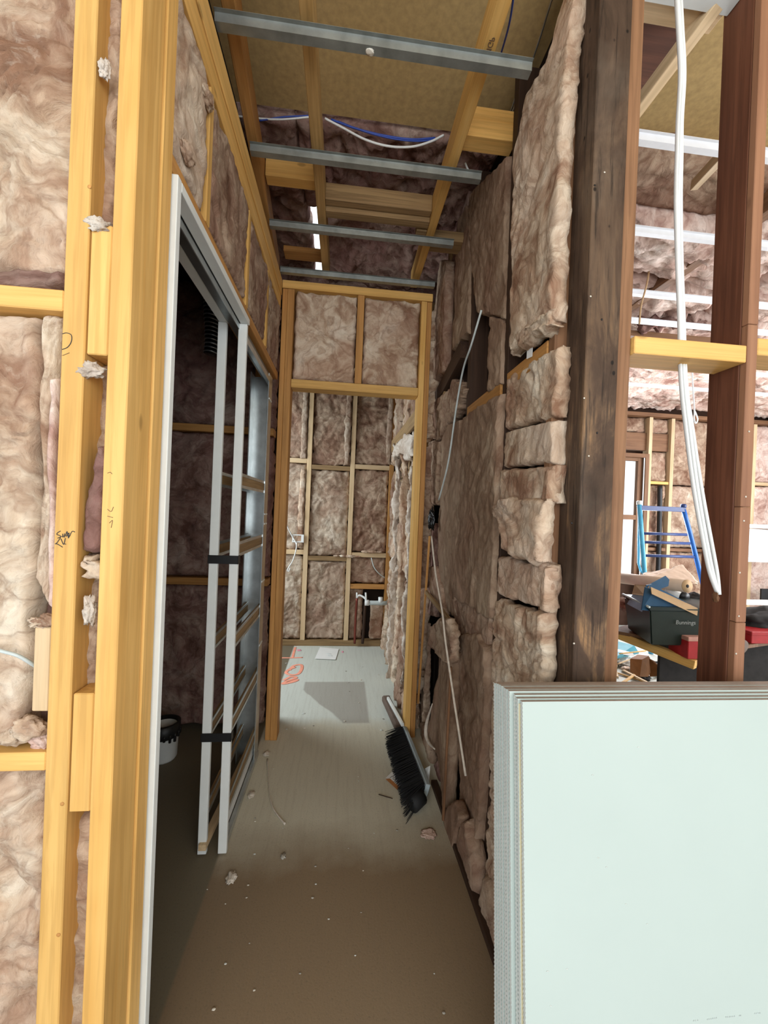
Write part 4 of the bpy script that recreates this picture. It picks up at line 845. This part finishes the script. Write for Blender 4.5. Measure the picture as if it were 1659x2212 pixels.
# far wall of the side room (Y 4.7)
yf = 4.70
def fx(px, py): return at(px, py, Y=yf).x
GF = 'studs of the side room far wall'
T('top_plate', 'top plate of the side room far wall', .8, 6.1, yf-.03, 4.79, 2.66, 2.705, OAKB, 'wall plate')
for k, (x, lab) in enumerate([(3.80, 'pine stud of the side room far wall, beside the window'), (4.10, 'pine stud of the side room far wall, second from the window'), (4.70, 'pine stud of the side room far wall, behind the ladder and cables'), (5.25, 'pine stud of the side room far wall, seen right of the hardwood post')]):
    T('wall_stud', lab, x-.025, x+.022, yf-.01, 4.79, 0, 2.655, PINEP, 'stud', GF)
T('window_lintel', 'wide red-brown lintel plank over the side room window', 2.8, 4.07, yf+.03, 4.79, 2.24, 2.46, OAKB, 'lintel')
T('nogging', 'nogging beside the window in the side room far wall', 3.825, 4.075, yf, 4.79, 1.82, 1.855, PINE, 'nogging', 'noggings of the side room far wall')
T('nogging', 'low nogging beside the window in the side room far wall', 3.825, 4.675, yf, 4.79, .98, 1.02, OAKB, 'nogging', 'noggings of the side room far wall')
T('nogging', 'nogging right of the hardwood post in the side room far wall', 5.275, 6.1, yf, 4.79, 1.87, 1.91, PINEP, 'nogging', 'noggings of the side room far wall')
KF = dict(mat=WOOLP, res=.022, group='batts of the side room far wall')
for lab, a, b, c, d, m_ in (('above the lintel, left', 3.40, 3.77, 2.47, 2.65, WOOLB), ('above the lintel, right', 3.83, 4.07, 2.47, 2.65, WOOLB), ('split batt beside the window, upper', 3.83, 4.07, 1.86, 2.23, WOOLB), ('beside the window, middle', 3.83, 4.07, 1.03, 1.81, WOOLB), ('beside the window, low', 3.83, 4.07, .1, .97, WOOLB),
                       ('wide batt behind the ladder, upper', 4.13, 4.67, 1.83, 2.65, WOOLB), ('wide batt behind the ladder, middle', 4.13, 4.67, 1.03, 1.81, WOOLM), ('wide batt behind the ladder, low', 4.13, 4.67, .1, .97, WOOLB),
                       ('behind the hardwood post, upper', 4.73, 5.22, 1.8, 2.65, WOOLB), ('behind the hardwood post, lower', 4.73, 5.22, .1, 1.78, WOOL), ('right edge of the photo, upper', 5.28, 6.1, 1.92, 2.65, WOOLP), ('right edge of the photo, middle', 5.28, 6.1, 1.3, 1.86, WOOLP), ('right edge of the photo, low', 5.28, 6.1, .2, 1.0, WOOLP)):
    k_ = dict(KF); k_['mat'] = m_
    bY('side room far wall batt, '+lab, a, b, c, d, yf+.03, th=.05, amp=.028, **k_)
tag(tube('vent_pipe', [(fx(1423, 1045), yf-.02, 1.80), (fx(1422, 1120), yf-.02, 1.4), (fx(1419, 1230), yf-.02, .75), (fx(1417, 1260), yf-.02, .1)], .028, BLACK), 'black pipe upright beside the window in the side room', 'pipe')
wn = box('window_1', 3.735, 3.785, 4.68, 4.79, .62, 2.19, OAKB); struct(wn)
def wp(nm, *a): b = box(nm, *a, OAKB, .002, wn); return b
wp('window_frame', 2.88, 2.93, 4.68, 4.79, .62, 2.19); wp('window_frame', 2.93, 3.735, 4.68, 4.79, 2.14, 2.19); wp('window_frame', 2.93, 3.735, 4.66, 4.79, .60, .66)
wp('window_sash', 3.665, 3.733, 4.72, 4.77, .66, 2.14); wp('window_sash', 2.93, 3.0, 4.72, 4.77, .66, 2.14); wp('window_sash', 3.0, 3.665, 4.72, 4.77, 1.36, 1.42); wp('window_sash', 3.0, 3.665, 4.72, 4.77, 2.10, 2.14)
box('window_bead', 3.72, 3.732, 4.69, 4.70, .66, 2.14, WHITE, 0, wn)
gl = NT('window_glass'); gl.b.inputs['Transmission Weight'].default_value = 1; gl.b.inputs['Roughness'].default_value = 0; gl.b.inputs['IOR'].default_value = 1.02
box('glass_pane', 3.0, 3.665, 4.742, 4.745, .66, 2.10, gl.m, 0, wn)
# ladder
lt_ = at(1385, 1097, Y=3.8); la = thing('trestle_ladder', 'blue steel trestle ladder standing in the side room beside the window', 'ladder', (3.3, 3.8, 0))
Lp = lambda x, y: at(x, y, Y=3.8)
tube('side_rail', [Lp(1381, 1090), Lp(1392, 1232), Lp(1392, 1232)+(Lp(1392, 1232)-Lp(1381, 1090))*(Lp(1392, 1232).z/(Lp(1381, 1090).z-Lp(1392, 1232).z))], .022, BLUEL2, la, 2, 10)
tube('side_rail', [Lp(1476, 1100), Lp(1490, 1150), Lp(1514, 1245), Lp(1514, 1245)+(Lp(1514, 1245)-Lp(1490, 1150))*(Lp(1514, 1245).z/(Lp(1490, 1150).z-Lp(1514, 1245).z))], .022, BLUEL, la, 2, 10)
box('top_bar', Lp(1382, 1097).x, Lp(1478, 1099).x, 3.78, 3.82, Lp(1430, 1104).z, Lp(1430, 1094).z, NAVY, .002, la)
for a, b, y in ((1385, 1483, 1152), (1388, 1490, 1171), (1391, 1500, 1200)):
    tube('rung', [Lp(a, y), Lp(b, y+3)], .014, NAVY, la, 2, 8)
tube('rear_leg', [at(1381, 1100, Y=3.85), at(1379, 1215, Y=4.2), at(1390, 1240, Y=4.1)], .012, BLUEL2, la, 2, 8)
for a, b in ((1381, 1090), (1476, 1097)): lathe('cap', [(.026, 0), (.028, .03), (.018, .04)], Lp(a, b), WHITE if a < 1400 else NAVY, la, 16)

# ---- bench and clutter (Y 2 .. 3.2)
q = lambda x, y, Y=2.3: at(x, y, Y=Y)
zb = .60
def flat(px, py, z): return at(px, py, Z=z)
a0, a1 = flat(1336, 1360, .66), flat(1497, 1432, .56)
pa0, pa1 = at(1325, 1366, Y=2.5), at(1503, 1436, Y=2.1); beam('plank', pa0, pa1, .045, .05, PINE, (0, 0, 1)); tag(bpy.data.objects['plank'], 'pale timber plank edge slanting below the dark tub', 'plank')
wbn = thing('work_bench', 'brown bench board on dark legs carrying the tub and red boxes in the side room', 'bench', (2.5, 2.6, 0))
slab('bench_board', [(pa0.x-.05, pa0.y-.02, .625), (pa1.x+.1, pa1.y-.01, .625), (3.9, 2.6, .625), (3.4, 3.3, .625)], (0, 0, -1), .02, OAKB, wbn)
for k, (x, y) in enumerate(((1.75, 2.55), (2.4, 2.35), (3.5, 2.7), (3.2, 3.2))):
    box('leg', x-.02, x+.02, y-.02, y+.02, 0, .604, DARKW, .002, wbn)
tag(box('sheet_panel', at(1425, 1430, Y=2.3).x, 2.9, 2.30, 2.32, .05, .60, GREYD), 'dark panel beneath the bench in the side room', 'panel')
# tub
tb = thing('storage_tub', 'dark green plastic storage tub on the bench in the side room', 'tub', (1.98, 2.40, .61))
def prism(name, base, top, mat, parent, mats=None, cap=True, fm=None):
    k = len(base); v = list(base)+list(top); f = [tuple(range(k))[::-1]]+([tuple(range(k, 2*k))] if cap else [])+[(i, (i+1) % k, k+(i+1) % k, k+i) for i in range(k)]
    o = polymesh(name, v, f, mat, parent=parent); bm = bmesh.new(); bm.from_mesh(o.data); bmesh.ops.recalc_face_normals(bm, faces=bm.faces); bmesh.ops.bevel(bm, geom=bm.edges[:], offset=.006, segments=2, affect='EDGES'); bm.to_mesh(o.data); bm.free(); return o
f1 = at(1404, 1318, Y=2.14); f2 = f1+Vector((.52, -.02, 0))    # near-left top corner, near-right
bl_ = at(1348, 1303, Y=2.50)
zt_ = f1.z; 
T4 = [Vector((f1.x, f1.y, zt_)), Vector((f2.x, f2.y, zt_)), Vector((f2.x+.13, f2.y+.36, zt_)), Vector((bl_.x, bl_.y, zt_))]
cen = sum(T4, Vector())/4
B4 = [Vector((cen.x+(p.x-cen.x)*.9, cen.y+(p.y-cen.y)*.9, .629)) for p in T4]
prism('body', B4, T4, TUB, tb)
R4 = [cen+(p-cen)*1.03 for p in T4]; R4b = [p+Vector((0, 0, .018)) for p in R4]
rim = prism('rim', R4, R4b, TUB, tb)
for a, b in ((0, 3),):
    pA, pB = R4b[a], R4b[b]; tube('rim_highlight_lip', [pA, pB], .007, PVC, tb, 2, 8)
text('lettering', 'Bunnings', .034, B4[0].lerp(B4[1], .26)+Vector((.0, -.022, .13)), B4[1]-B4[0], T4[0]-B4[0], TUBT, tb)
# blue packaging with cardboard flaps
bp = thing('blue_carton', 'open blue carton with torn flaps on top of the dark tub', 'carton', cen+Vector((0, 0, .02)))
C_ = lambda x, y, Y: at(x, y, Y=Y)
slab('front_panel', [C_(1386, 1318, 2.16), C_(1394, 1268, 2.2), C_(1414, 1274, 2.17), C_(1506, 1312, 2.16), C_(1508, 1330, 2.15)], (0, 1, .1), .006, BLUEP, bp)
slab('side_panel', [C_(1355, 1305, 2.40), C_(1368, 1283, 2.40), C_(1396, 1287, 2.2), C_(1387, 1322, 2.17)], (.3, 1, .2), .005, BLUEPL, bp)
slab('cardboard_flap', [C_(1366, 1284, 2.40), C_(1372, 1263, 2.44), C_(1403, 1265, 2.28), C_(1394, 1288, 2.2)], (0, 1, .2), .005, CARD, bp)
slab('cardboard_flap', [C_(1406, 1268, 2.15), C_(1408, 1283, 2.14), C_(1506, 1330, 2.12), C_(1508, 1314, 2.13), C_(1452, 1288, 2.14)], (0, 1, .2), .005, CARD, bp)
slab('blue_flap', [C_(1402, 1263, 2.3), C_(1438, 1244, 2.3), C_(1446, 1252, 2.3), C_(1444, 1266, 2.3), C_(1422, 1274, 2.3)], (0, 1, 0), .005, BLUEP, bp)
slab('rear_panel', [C_(1396, 1264, 2.28), C_(1408, 1262, 2.28), C_(1500, 1310, 2.28), C_(1500, 1335, 2.28), C_(1392, 1322, 2.28)], (0, 1, 0), .005, BLUEP, bp)
# kraft roll and sheet
kr = thing('paper_roll', 'long roll of brown kraft paper lying across the bench', 'paper roll', C_(1480, 1267, 2.5))
e1 = C_(1484, 1266, 2.35); e0 = C_(1320, 1246, 3.0)
tube('roll', [e0, e1], .041, KRAFT, kr, 2, 28, 1, False)
dr = (e1-e0).normalized(); tube('roll_end', [e1, e1+dr*.003], .0405, CARD, kr, 1, 28, 1, False); tube('core_hole', [e1+dr*.002, e1+dr*.005], .011, GREYD, kr, 1, 12, 1, False)
ks = batt('kraft_sheet', 'crumpled sheet of kraft paper behind the paper roll', [C_(1388, 1240, 3.0), C_(1392, 1236, 3.1)], [C_(1512, 1262, 2.8), C_(1470, 1222, 3.1)], (0, -.5, .8), th=.01, amp=.012, rag=.01, mat=KRAFT, cat='paper sheet', fr=4, res=.012)
bpx('peaked fold of the kraft paper heap on the bench', [(1400, 1250, 2.9), (1470, 1220, 3.0)], [(1510, 1258, 2.8), (1475, 1220, 3.0)], ('Y', 3.0), (0, -1, .3), name='kraft_sheet', mat=KRAFT, th=.01, amp=.008, rag=.004, cat='paper sheet', fr=4)
# red boxes
def carton(lab, x0, x1, y0, y1, z0, z1, mat, lid=None):
    t = thing('carton', lab, 'box', ((x0+x1)/2, (y0+y1)/2, z0)); b = box('body', x0, x1, y0, y1, z0, z1, mat, .003, t)
    if lid: box('lid', x0-.003, x1+.003, y0-.003, y1+.003, z1-.02, z1+.004, lid, .003, t)
    return t
x_ = C_(1481, 1380, 2.12)
carton('small red box with a faded pink lid beside the hardwood post', x_.x, x_.x+.2, 2.10, 2.24, C_(1490, 1424, 2.1).z, C_(1490, 1378, 2.1).z, REDB, REDW)
x_ = C_(1624, 1370, 2.2)
carton('large red box seen at the right edge of the photo', x_.x, x_.x+.4, 2.2, 2.5, .627, C_(1640, 1366, 2.2).z, REDB, REDB)
carton('dark red carton behind the left end of the dark tub', 1.66, 1.80, 2.62, 2.8, .627, .90, REDB)
x_ = C_(1600, 1400, 2.15); kt = thing('cardboard_tube', 'short brown cardboard tube end beside the large red box', 'tube', x_)
lathe('tube_wall', [(.058, 0), (.058, .16), (.050, .16), (.050, .002)], x_+Vector((-.01, .0, 0)), FOAM, kt, 30, Matrix.Rotation(-math.pi/2+.3, 4, 'X'))
tuft('black cloth bag heaped at the right edge of the photo', C_(1640, 1340, 2.4), .15, GREYD, None, (1.6, .9, .55), 'cloth_bag', 'bag')
tuft('black bag slumped behind the blue carton, beside the hardwood post', C_(1500, 1300, 2.45), .075, GREYD, None, (1.2, .9, .7), 'cloth_bag', 'bag')
tuft('pale rag heap behind the left end of the dark tub', C_(1352, 1306, 2.75), .07, WOOLD, None, (1.1, 1, .7), 'rag_heap', 'rags')
tag(tube('film_roll', [C_(1440, 1276, 2.5), C_(1470, 1288, 2.42)], .028, PAPER, None, 2, 18, 1, False), 'white film roll lying behind the cardboard flap', 'roll')
tag(tube('black_tube', [C_(1468, 1283, 2.45), C_(1480, 1290, 2.40)], .03, BLACK, None, 2, 18, 1, False), 'short black tube at the end of the white film roll', 'tube')
# white shelf unit at far right
sh = thing('white_shelf', 'white metal shelf rails at the right edge behind the red box', 'shelf', C_(1640, 1300, 3.2))
for y0 in (1300, 1317): box('rail', C_(1600, y0, 3.2).x, C_(1600, y0, 3.2).x+1.2, 3.2, 3.26, C_(1630, y0+7, 3.2).z, C_(1630, y0-2, 3.2).z, WHITE, .002, sh)
tag(slab('leaning_board', [C_(1600, 1140, 4.3), C_(1720, 1150, 4.3), C_(1720, 1222, 4.3), C_(1600, 1208, 4.3)], (0, 1, 0), .02, PVC), 'pale board against the far wall at the right edge', 'board')
bw = thing('board_trim', 'white trims around the pale board at the right edge', 'trim', C_(1640, 1136, 4.27))
for a, b in ((1133, 1141), (1204, 1214)): box('trim_strip', C_(1600, a, 4.27).x, 6.0, 4.25, 4.275, C_(1640, b, 4.27).z, C_(1640, a, 4.27).z, WHITE, .002, bw)
tag(box('blue_level', C_(1622, 900, 4.66).x, C_(1628, 900, 4.66).x, 4.66, 4.70, C_(1622, 1035, 4.6).z, C_(1622, 965, 4.6).z, BLUEL2), 'light blue upright tool against the far wall, right of the hardwood post', 'tool')
tag(box('dark_opening_board', C_(1645, 1280, 4.4).x, 6.0, 4.4, 4.42, C_(1645, 1297, 4.4).z, C_(1645, 1272, 4.4).z, BLACK), 'black square at the right edge above the white shelf', 'panel')
# floor clutter of the side room
ob_ = flat(1385, 1460, 0.02)
oc = thing('torn_cardboard', 'torn orange cardboard box on the side room floor below the plank', 'cardboard box', C_(1390, 1460, 2.6))
Y2 = 2.60
slab('side_panel', [C_(1362, 1452, Y2), C_(1362, 1424, Y2), C_(1387, 1426, Y2-.08), C_(1382, 1462, Y2-.08)], (0, 1, 0), .005, CARDO, oc)
slab('front_panel', [C_(1382, 1462, Y2-.08), C_(1387, 1426, Y2-.08), C_(1402, 1418, Y2), C_(1406, 1452, Y2), C_(1400, 1462, Y2)], (0, 1, 0), .005, CARDO, oc)
slab('top_flap', [C_(1362, 1424, Y2), C_(1378, 1415, Y2+.1), C_(1402, 1418, Y2), C_(1387, 1426, Y2-.08)], (0, .3, 1), .004, CARDO, oc)
slab('torn_flap', [C_(1404, 1462, Y2), C_(1402, 1422, Y2), C_(1414, 1428, Y2), C_(1428, 1444, Y2-.02), C_(1432, 1460, Y2-.02)], (0, 1, 0), .004, CARDO, oc)
slab('inner_panel', [C_(1366, 1450, Y2+.1), C_(1366, 1420, Y2+.1), C_(1404, 1420, Y2+.1), C_(1404, 1455, Y2+.1)], (0, 1, 0), .004, CARDO, oc)
tp = slab('printed_bag', [flat(1325, 1425, .05), flat(1325, 1385, .10), flat(1370, 1396, .10), flat(1380, 1412, .05)], (0, 0, 1), .01, TEAL); tag(tp, 'flattened teal and white printed bag on the side room floor', 'bag')
slab('white_print', [flat(1330, 1412, .068), flat(1332, 1402, .09), flat(1366, 1410, .09), flat(1372, 1418, .068)], (0, 0, 1), .002, PAPER, tp)
rnd = random.Random(5)
for k in range(22):
    x, y = rnd.uniform(1330, 1500), rnd.uniform(1425, 1466); p = flat(x, y, .012+.01*(k % 3)); a = rnd.uniform(0, 3.1); l_ = rnd.uniform(.05, .22)
    d_ = Vector((math.cos(a), math.sin(a), 0))*l_
    o = beam('timber_offcut', p-d_, p+d_, .022, .01, [PINEP, PINE, GREYD, WHITE][k % 4]); tag(o, '%s offcut among the scraps on the side room floor' % ['pale timber', 'yellow timber', 'dark', 'white painted'][k % 4], 'offcut', 'offcuts on the side room floor')
for k in range(14):
    x, y = rnd.uniform(1335, 1500), rnd.uniform(1430, 1464)
    tuft('crumpled scrap heap piece on the side room floor', flat(x, y, .03), rnd.uniform(.03, .07), [GREYD, KRAFT, CHIP][k % 3], 'scraps on the side room floor', (1, 1, .5), 'scrap', 'scrap', sub=3, rough=1.)
for k in range(4):
    p = flat(1610+k*14, 1445+2*k, .02); o = beam('timber_offcut', p, p+Vector((.35, .1, 0)), .04, .012, [PAPER, PINED, GREYD, WHITE][k]); tag(o, 'flat scrap at the foot of the right edge, under the bench', 'offcut', 'flat scraps at the right edge')
tag(tube('stick', [flat(1338, 1412, .12), flat(1395, 1406, .12)], .006, PINE), 'thin yellow stick across the printed bag', 'stick')
tag(tube('stick', [flat(1335, 1434, .08), flat(1362, 1424, .1)], .006, PINEP), 'thin pale stick left of the orange cardboard box', 'stick')
tag(tube('knob_end', [(2.10, 2.03, .625), (2.13, 2.03, .625)], .012, MUD), 'small round wooden knob on the bench edge', 'knob')
tag(tube('pull_cord', [at(1494, 780, Y=3.3), at(1497, 840, Y=3.4), at(1500, 888, Y=3.4), at(1499, 903, Y=3.4), at(1503, 914, Y=3.4), at(1507, 905, Y=3.4), at(1501, 888, Y=3.4)], .006, WHITEC), 'white looped cord hanging beside the flat cables', 'cord')
tag(tube('loose_cable', [at(1405, 560, Y=2.2), at(1398, 610, Y=2.2), at(1385, 660, Y=2.2), at(1381, 700, Y=2.2)], .005, CARD), 'thin tan cord hanging from the side room ceiling beside the post', 'cord')

# ================================================================= HALL FLOOR ITEMS
# broom lying against the right wall
br = thing('push_broom', 'wide broom head with black bristles lying on its side against the right wall', 'broom', (.40, 2.1, 0))
A_, B_ = at(872, 1578, Z=.045), at(922, 1708, Z=.06)
hb = beam('block', A_, B_, .022, .055, BROOMG, (.3, 0, 1), .003, br)
bm = bmesh.new(); rr = random.Random(3); axis = (B_-A_)
for i in range(64):
    for j in range(8):
        f = (i+rr.random())/64; base_ = A_+axis*f+Vector((-.012, 0, (j-3.5)*.008))
        if f > .93: spread = (f-.93)*1.1
        else: spread = 0
        tip = base_+Vector((-.095-.012*rr.random(), -.055+rr.uniform(-.01, .01)-spread*.9, -.022+(j-3.5)*.004+rr.uniform(-.006, .006)))
        tip.z = max(tip.z, .004); w2 = .0035
        d = (tip-base_).normalized(); s1 = d.cross(Vector((0, 0, 1))).normalized()*w2; s2 = d.cross(s1).normalized()*w2
        vs = [bm.verts.new(base_+a) for a in (s1, s2, -s1, -s2)]+[bm.verts.new(tip+a*.35) for a in (s1, s2, -s1, -s2)]
        for k in range(4): bm.faces.new((vs[k], vs[(k+1) % 4], vs[4+(k+1) % 4], vs[4+k]))
        bm.faces.new(vs[4:])
tag(frombm('bristles', bm, BRIST, parent=br), None, None, None, 'stuff')
H0, H1 = at(862, 1570, Z=.05), at(833, 1508, Z=.05)
beam('grip', H0, H1, .055, .045, FOAM, (0, 0, 1), .014, br)
tube('end_tuft', [B_+Vector((-.03, -.02, -.01)), B_+Vector((-.08, -.06, -.02))], .035, BRIST, br, 2, 12)
tag(beam('white_strip', at(838, 1508, Z=.09), at(870, 1566, Z=.10), .016, .02, WHITE), 'whitish ragged strip lying along the brown grip by the wall', 'strip')
# papers
def sheet_on(name, pts, mat, label, cat, z=.004, parent=None):
    o = slab(name, [at(a, b, Z=z) for a, b in pts], (0, 0, 1), .001, mat, parent)
    return tag(o, label, cat) if label else o
n1 = sheet_on('paper_note', [(833, 1681), (846, 1668), (858, 1672), (868, 1690), (873, 1709)], PAPER, 'torn white note with handwriting under the broom bristles', 'paper')
sheet_on('printed_corner', [(833, 1683), (842, 1682), (862, 1700), (858, 1706)], CARDO, None, None, .006, n1)
for L in ([(842, 1680), (850, 1676), (849, 1683), (858, 1682)], [(850, 1690), (857, 1684), (862, 1690), (868, 1686)], [(856, 1692), (864, 1680)]):
    tube('handwriting', [at(a, b, Z=.0065) for a, b in L], .0009, INK, n1, 4, 5)
n2 = slab('paper_note', [at(903, 1668, X=.44), at(929, 1654, X=.47), at(925, 1706, X=.47), at(908, 1700, X=.44)], (1, .2, 0), .001, PAPER); tag(n2, 'white note with handwriting propped behind the broom', 'paper')
for L in ([(909, 1672), (907, 1680), (913, 1678), (912, 1684)], [(918, 1680), (916, 1686), (921, 1684), (917, 1690)]):
    tube('handwriting', [at(a, b, X=.448) for a, b in L], .0011, INK, n2, 4, 5)
ps = sheet_on('paper_sheet', [(680, 1423), (691, 1398), (732, 1402), (725, 1425)], PAPER, 'white sheet of paper on the floor at the foot of the back wall', 'paper', .006)
for L in ([(706, 1412), (716, 1413)], [(709, 1416), (718, 1417)]): tube('printed_line', [at(a, b, Z=.0078) for a, b in L], .003, PVC, ps, 2, 4)
# spray paint marks
def paint(label, strokes, r, mat, nm='spray_paint_mark'):
    t = thing(nm, label, 'paint mark', at(*strokes[0][0], Z=0), 'spray marks on the back room floor')
    for L in strokes: 
        o = tube('stroke', [at(a, b, Z=.0015) for a, b in L], r, mat, t, 6, 8, .08)
paint('orange sprayed T-shaped mark on the floor beside the back wall', [[(608, 1421), (630, 1421), (654, 1420)], [(632, 1420), (636, 1405), (638, 1398)]], .012, ORANGE)
paint('orange sprayed ring on the back room floor', [[(625, 1448), (635, 1438), (650, 1436), (652, 1444), (645, 1455), (630, 1458), (618, 1453), (625, 1446), (638, 1441)]], .014, ORANGE)
paint('orange sprayed scribble nearest the doorway on the back room floor', [[(612, 1470), (628, 1462), (640, 1464), (618, 1472), (612, 1477), (636, 1472), (642, 1468), (620, 1476)]], .014, ORANGE)
paint('pink sprayed dot beside the orange T-shaped mark', [[(642, 1405), (650, 1404)]], .022, PINKP)
paint('pink sprayed dot right of the white paper sheet', [[(738, 1408), (742, 1408)]], .02, PINKP)
tag(tube('orange_dab', [at(633, 1398, Y=3.966), at(640, 1396, Y=3.966)], .016, ORANGE, None, 3, 8, .3), 'orange paint dab on the bottom plate of the back wall', 'paint mark')
# wool scraps on the floor
GS = 'wool scraps on the hall floor'
for a, b, r, lab in ((576, 1627, .020, 'white wool scrap by the foot of the far left stud'), (543, 1716, .018, 'white wool scrap in the middle left of the hall floor'), (500, 1895, .022, 'pinkish wool scrap in front of the white split posts'), (612, 1849, .012, 'small grey scrap in the middle of the hall floor'), (925, 1800, .03, 'pink wool smear beside the broom on the hall floor')):
    tuft(lab, at(a, b, Z=.005), r*.68, (WOOLP if b == 1800 else FLUFF) if b != 1849 else CHIP, GS, (1.1, 1.6, .35) if b != 1800 else (1.4, 1.2, .08), 'wool_scrap', rough=1.)
tag(tube('wool_strand', [at(578, 1640, Z=.006), at(580, 1680, Z=.004), at(582, 1715, Z=.005), at(590, 1745, Z=.005), at(603, 1765, Z=.005), at(616, 1780, Z=.005)], .0035, FLUFF, None, 6, 7, radii=[1.2, .5, .5, .8, 1, 1.4]), 'curved pale wool strand on the hall floor', 'insulation scrap')
tag(tube('twig', [at(818, 1716, Z=.003), at(848, 1725, Z=.003)], .0018, DARKW), 'thin dark splinter on the floor left of the broom', 'splinter')
rnd = random.Random(11)
for k in range(52):
    if k < 34: px, py = rnd.uniform(440, 960), rnd.uniform(1620, 2190)
    else: px, py = rnd.uniform(610, 850), rnd.uniform(1430, 1580)
    p = at(px, py, Z=.002)
    if p.x > .44 or p.x < -.95: continue
    r = rnd.uniform(.0018, .004)*(1 if k < 34 else 2.2)
    tuft('tiny pale crumb scattered on the dusty hall floor', p, r, [CHIP, GYPW, MUD][k % 3], 'crumbs scattered on the hall floor', (1.3, .9, .35), 'floor_crumb', 'crumb', sub=2)
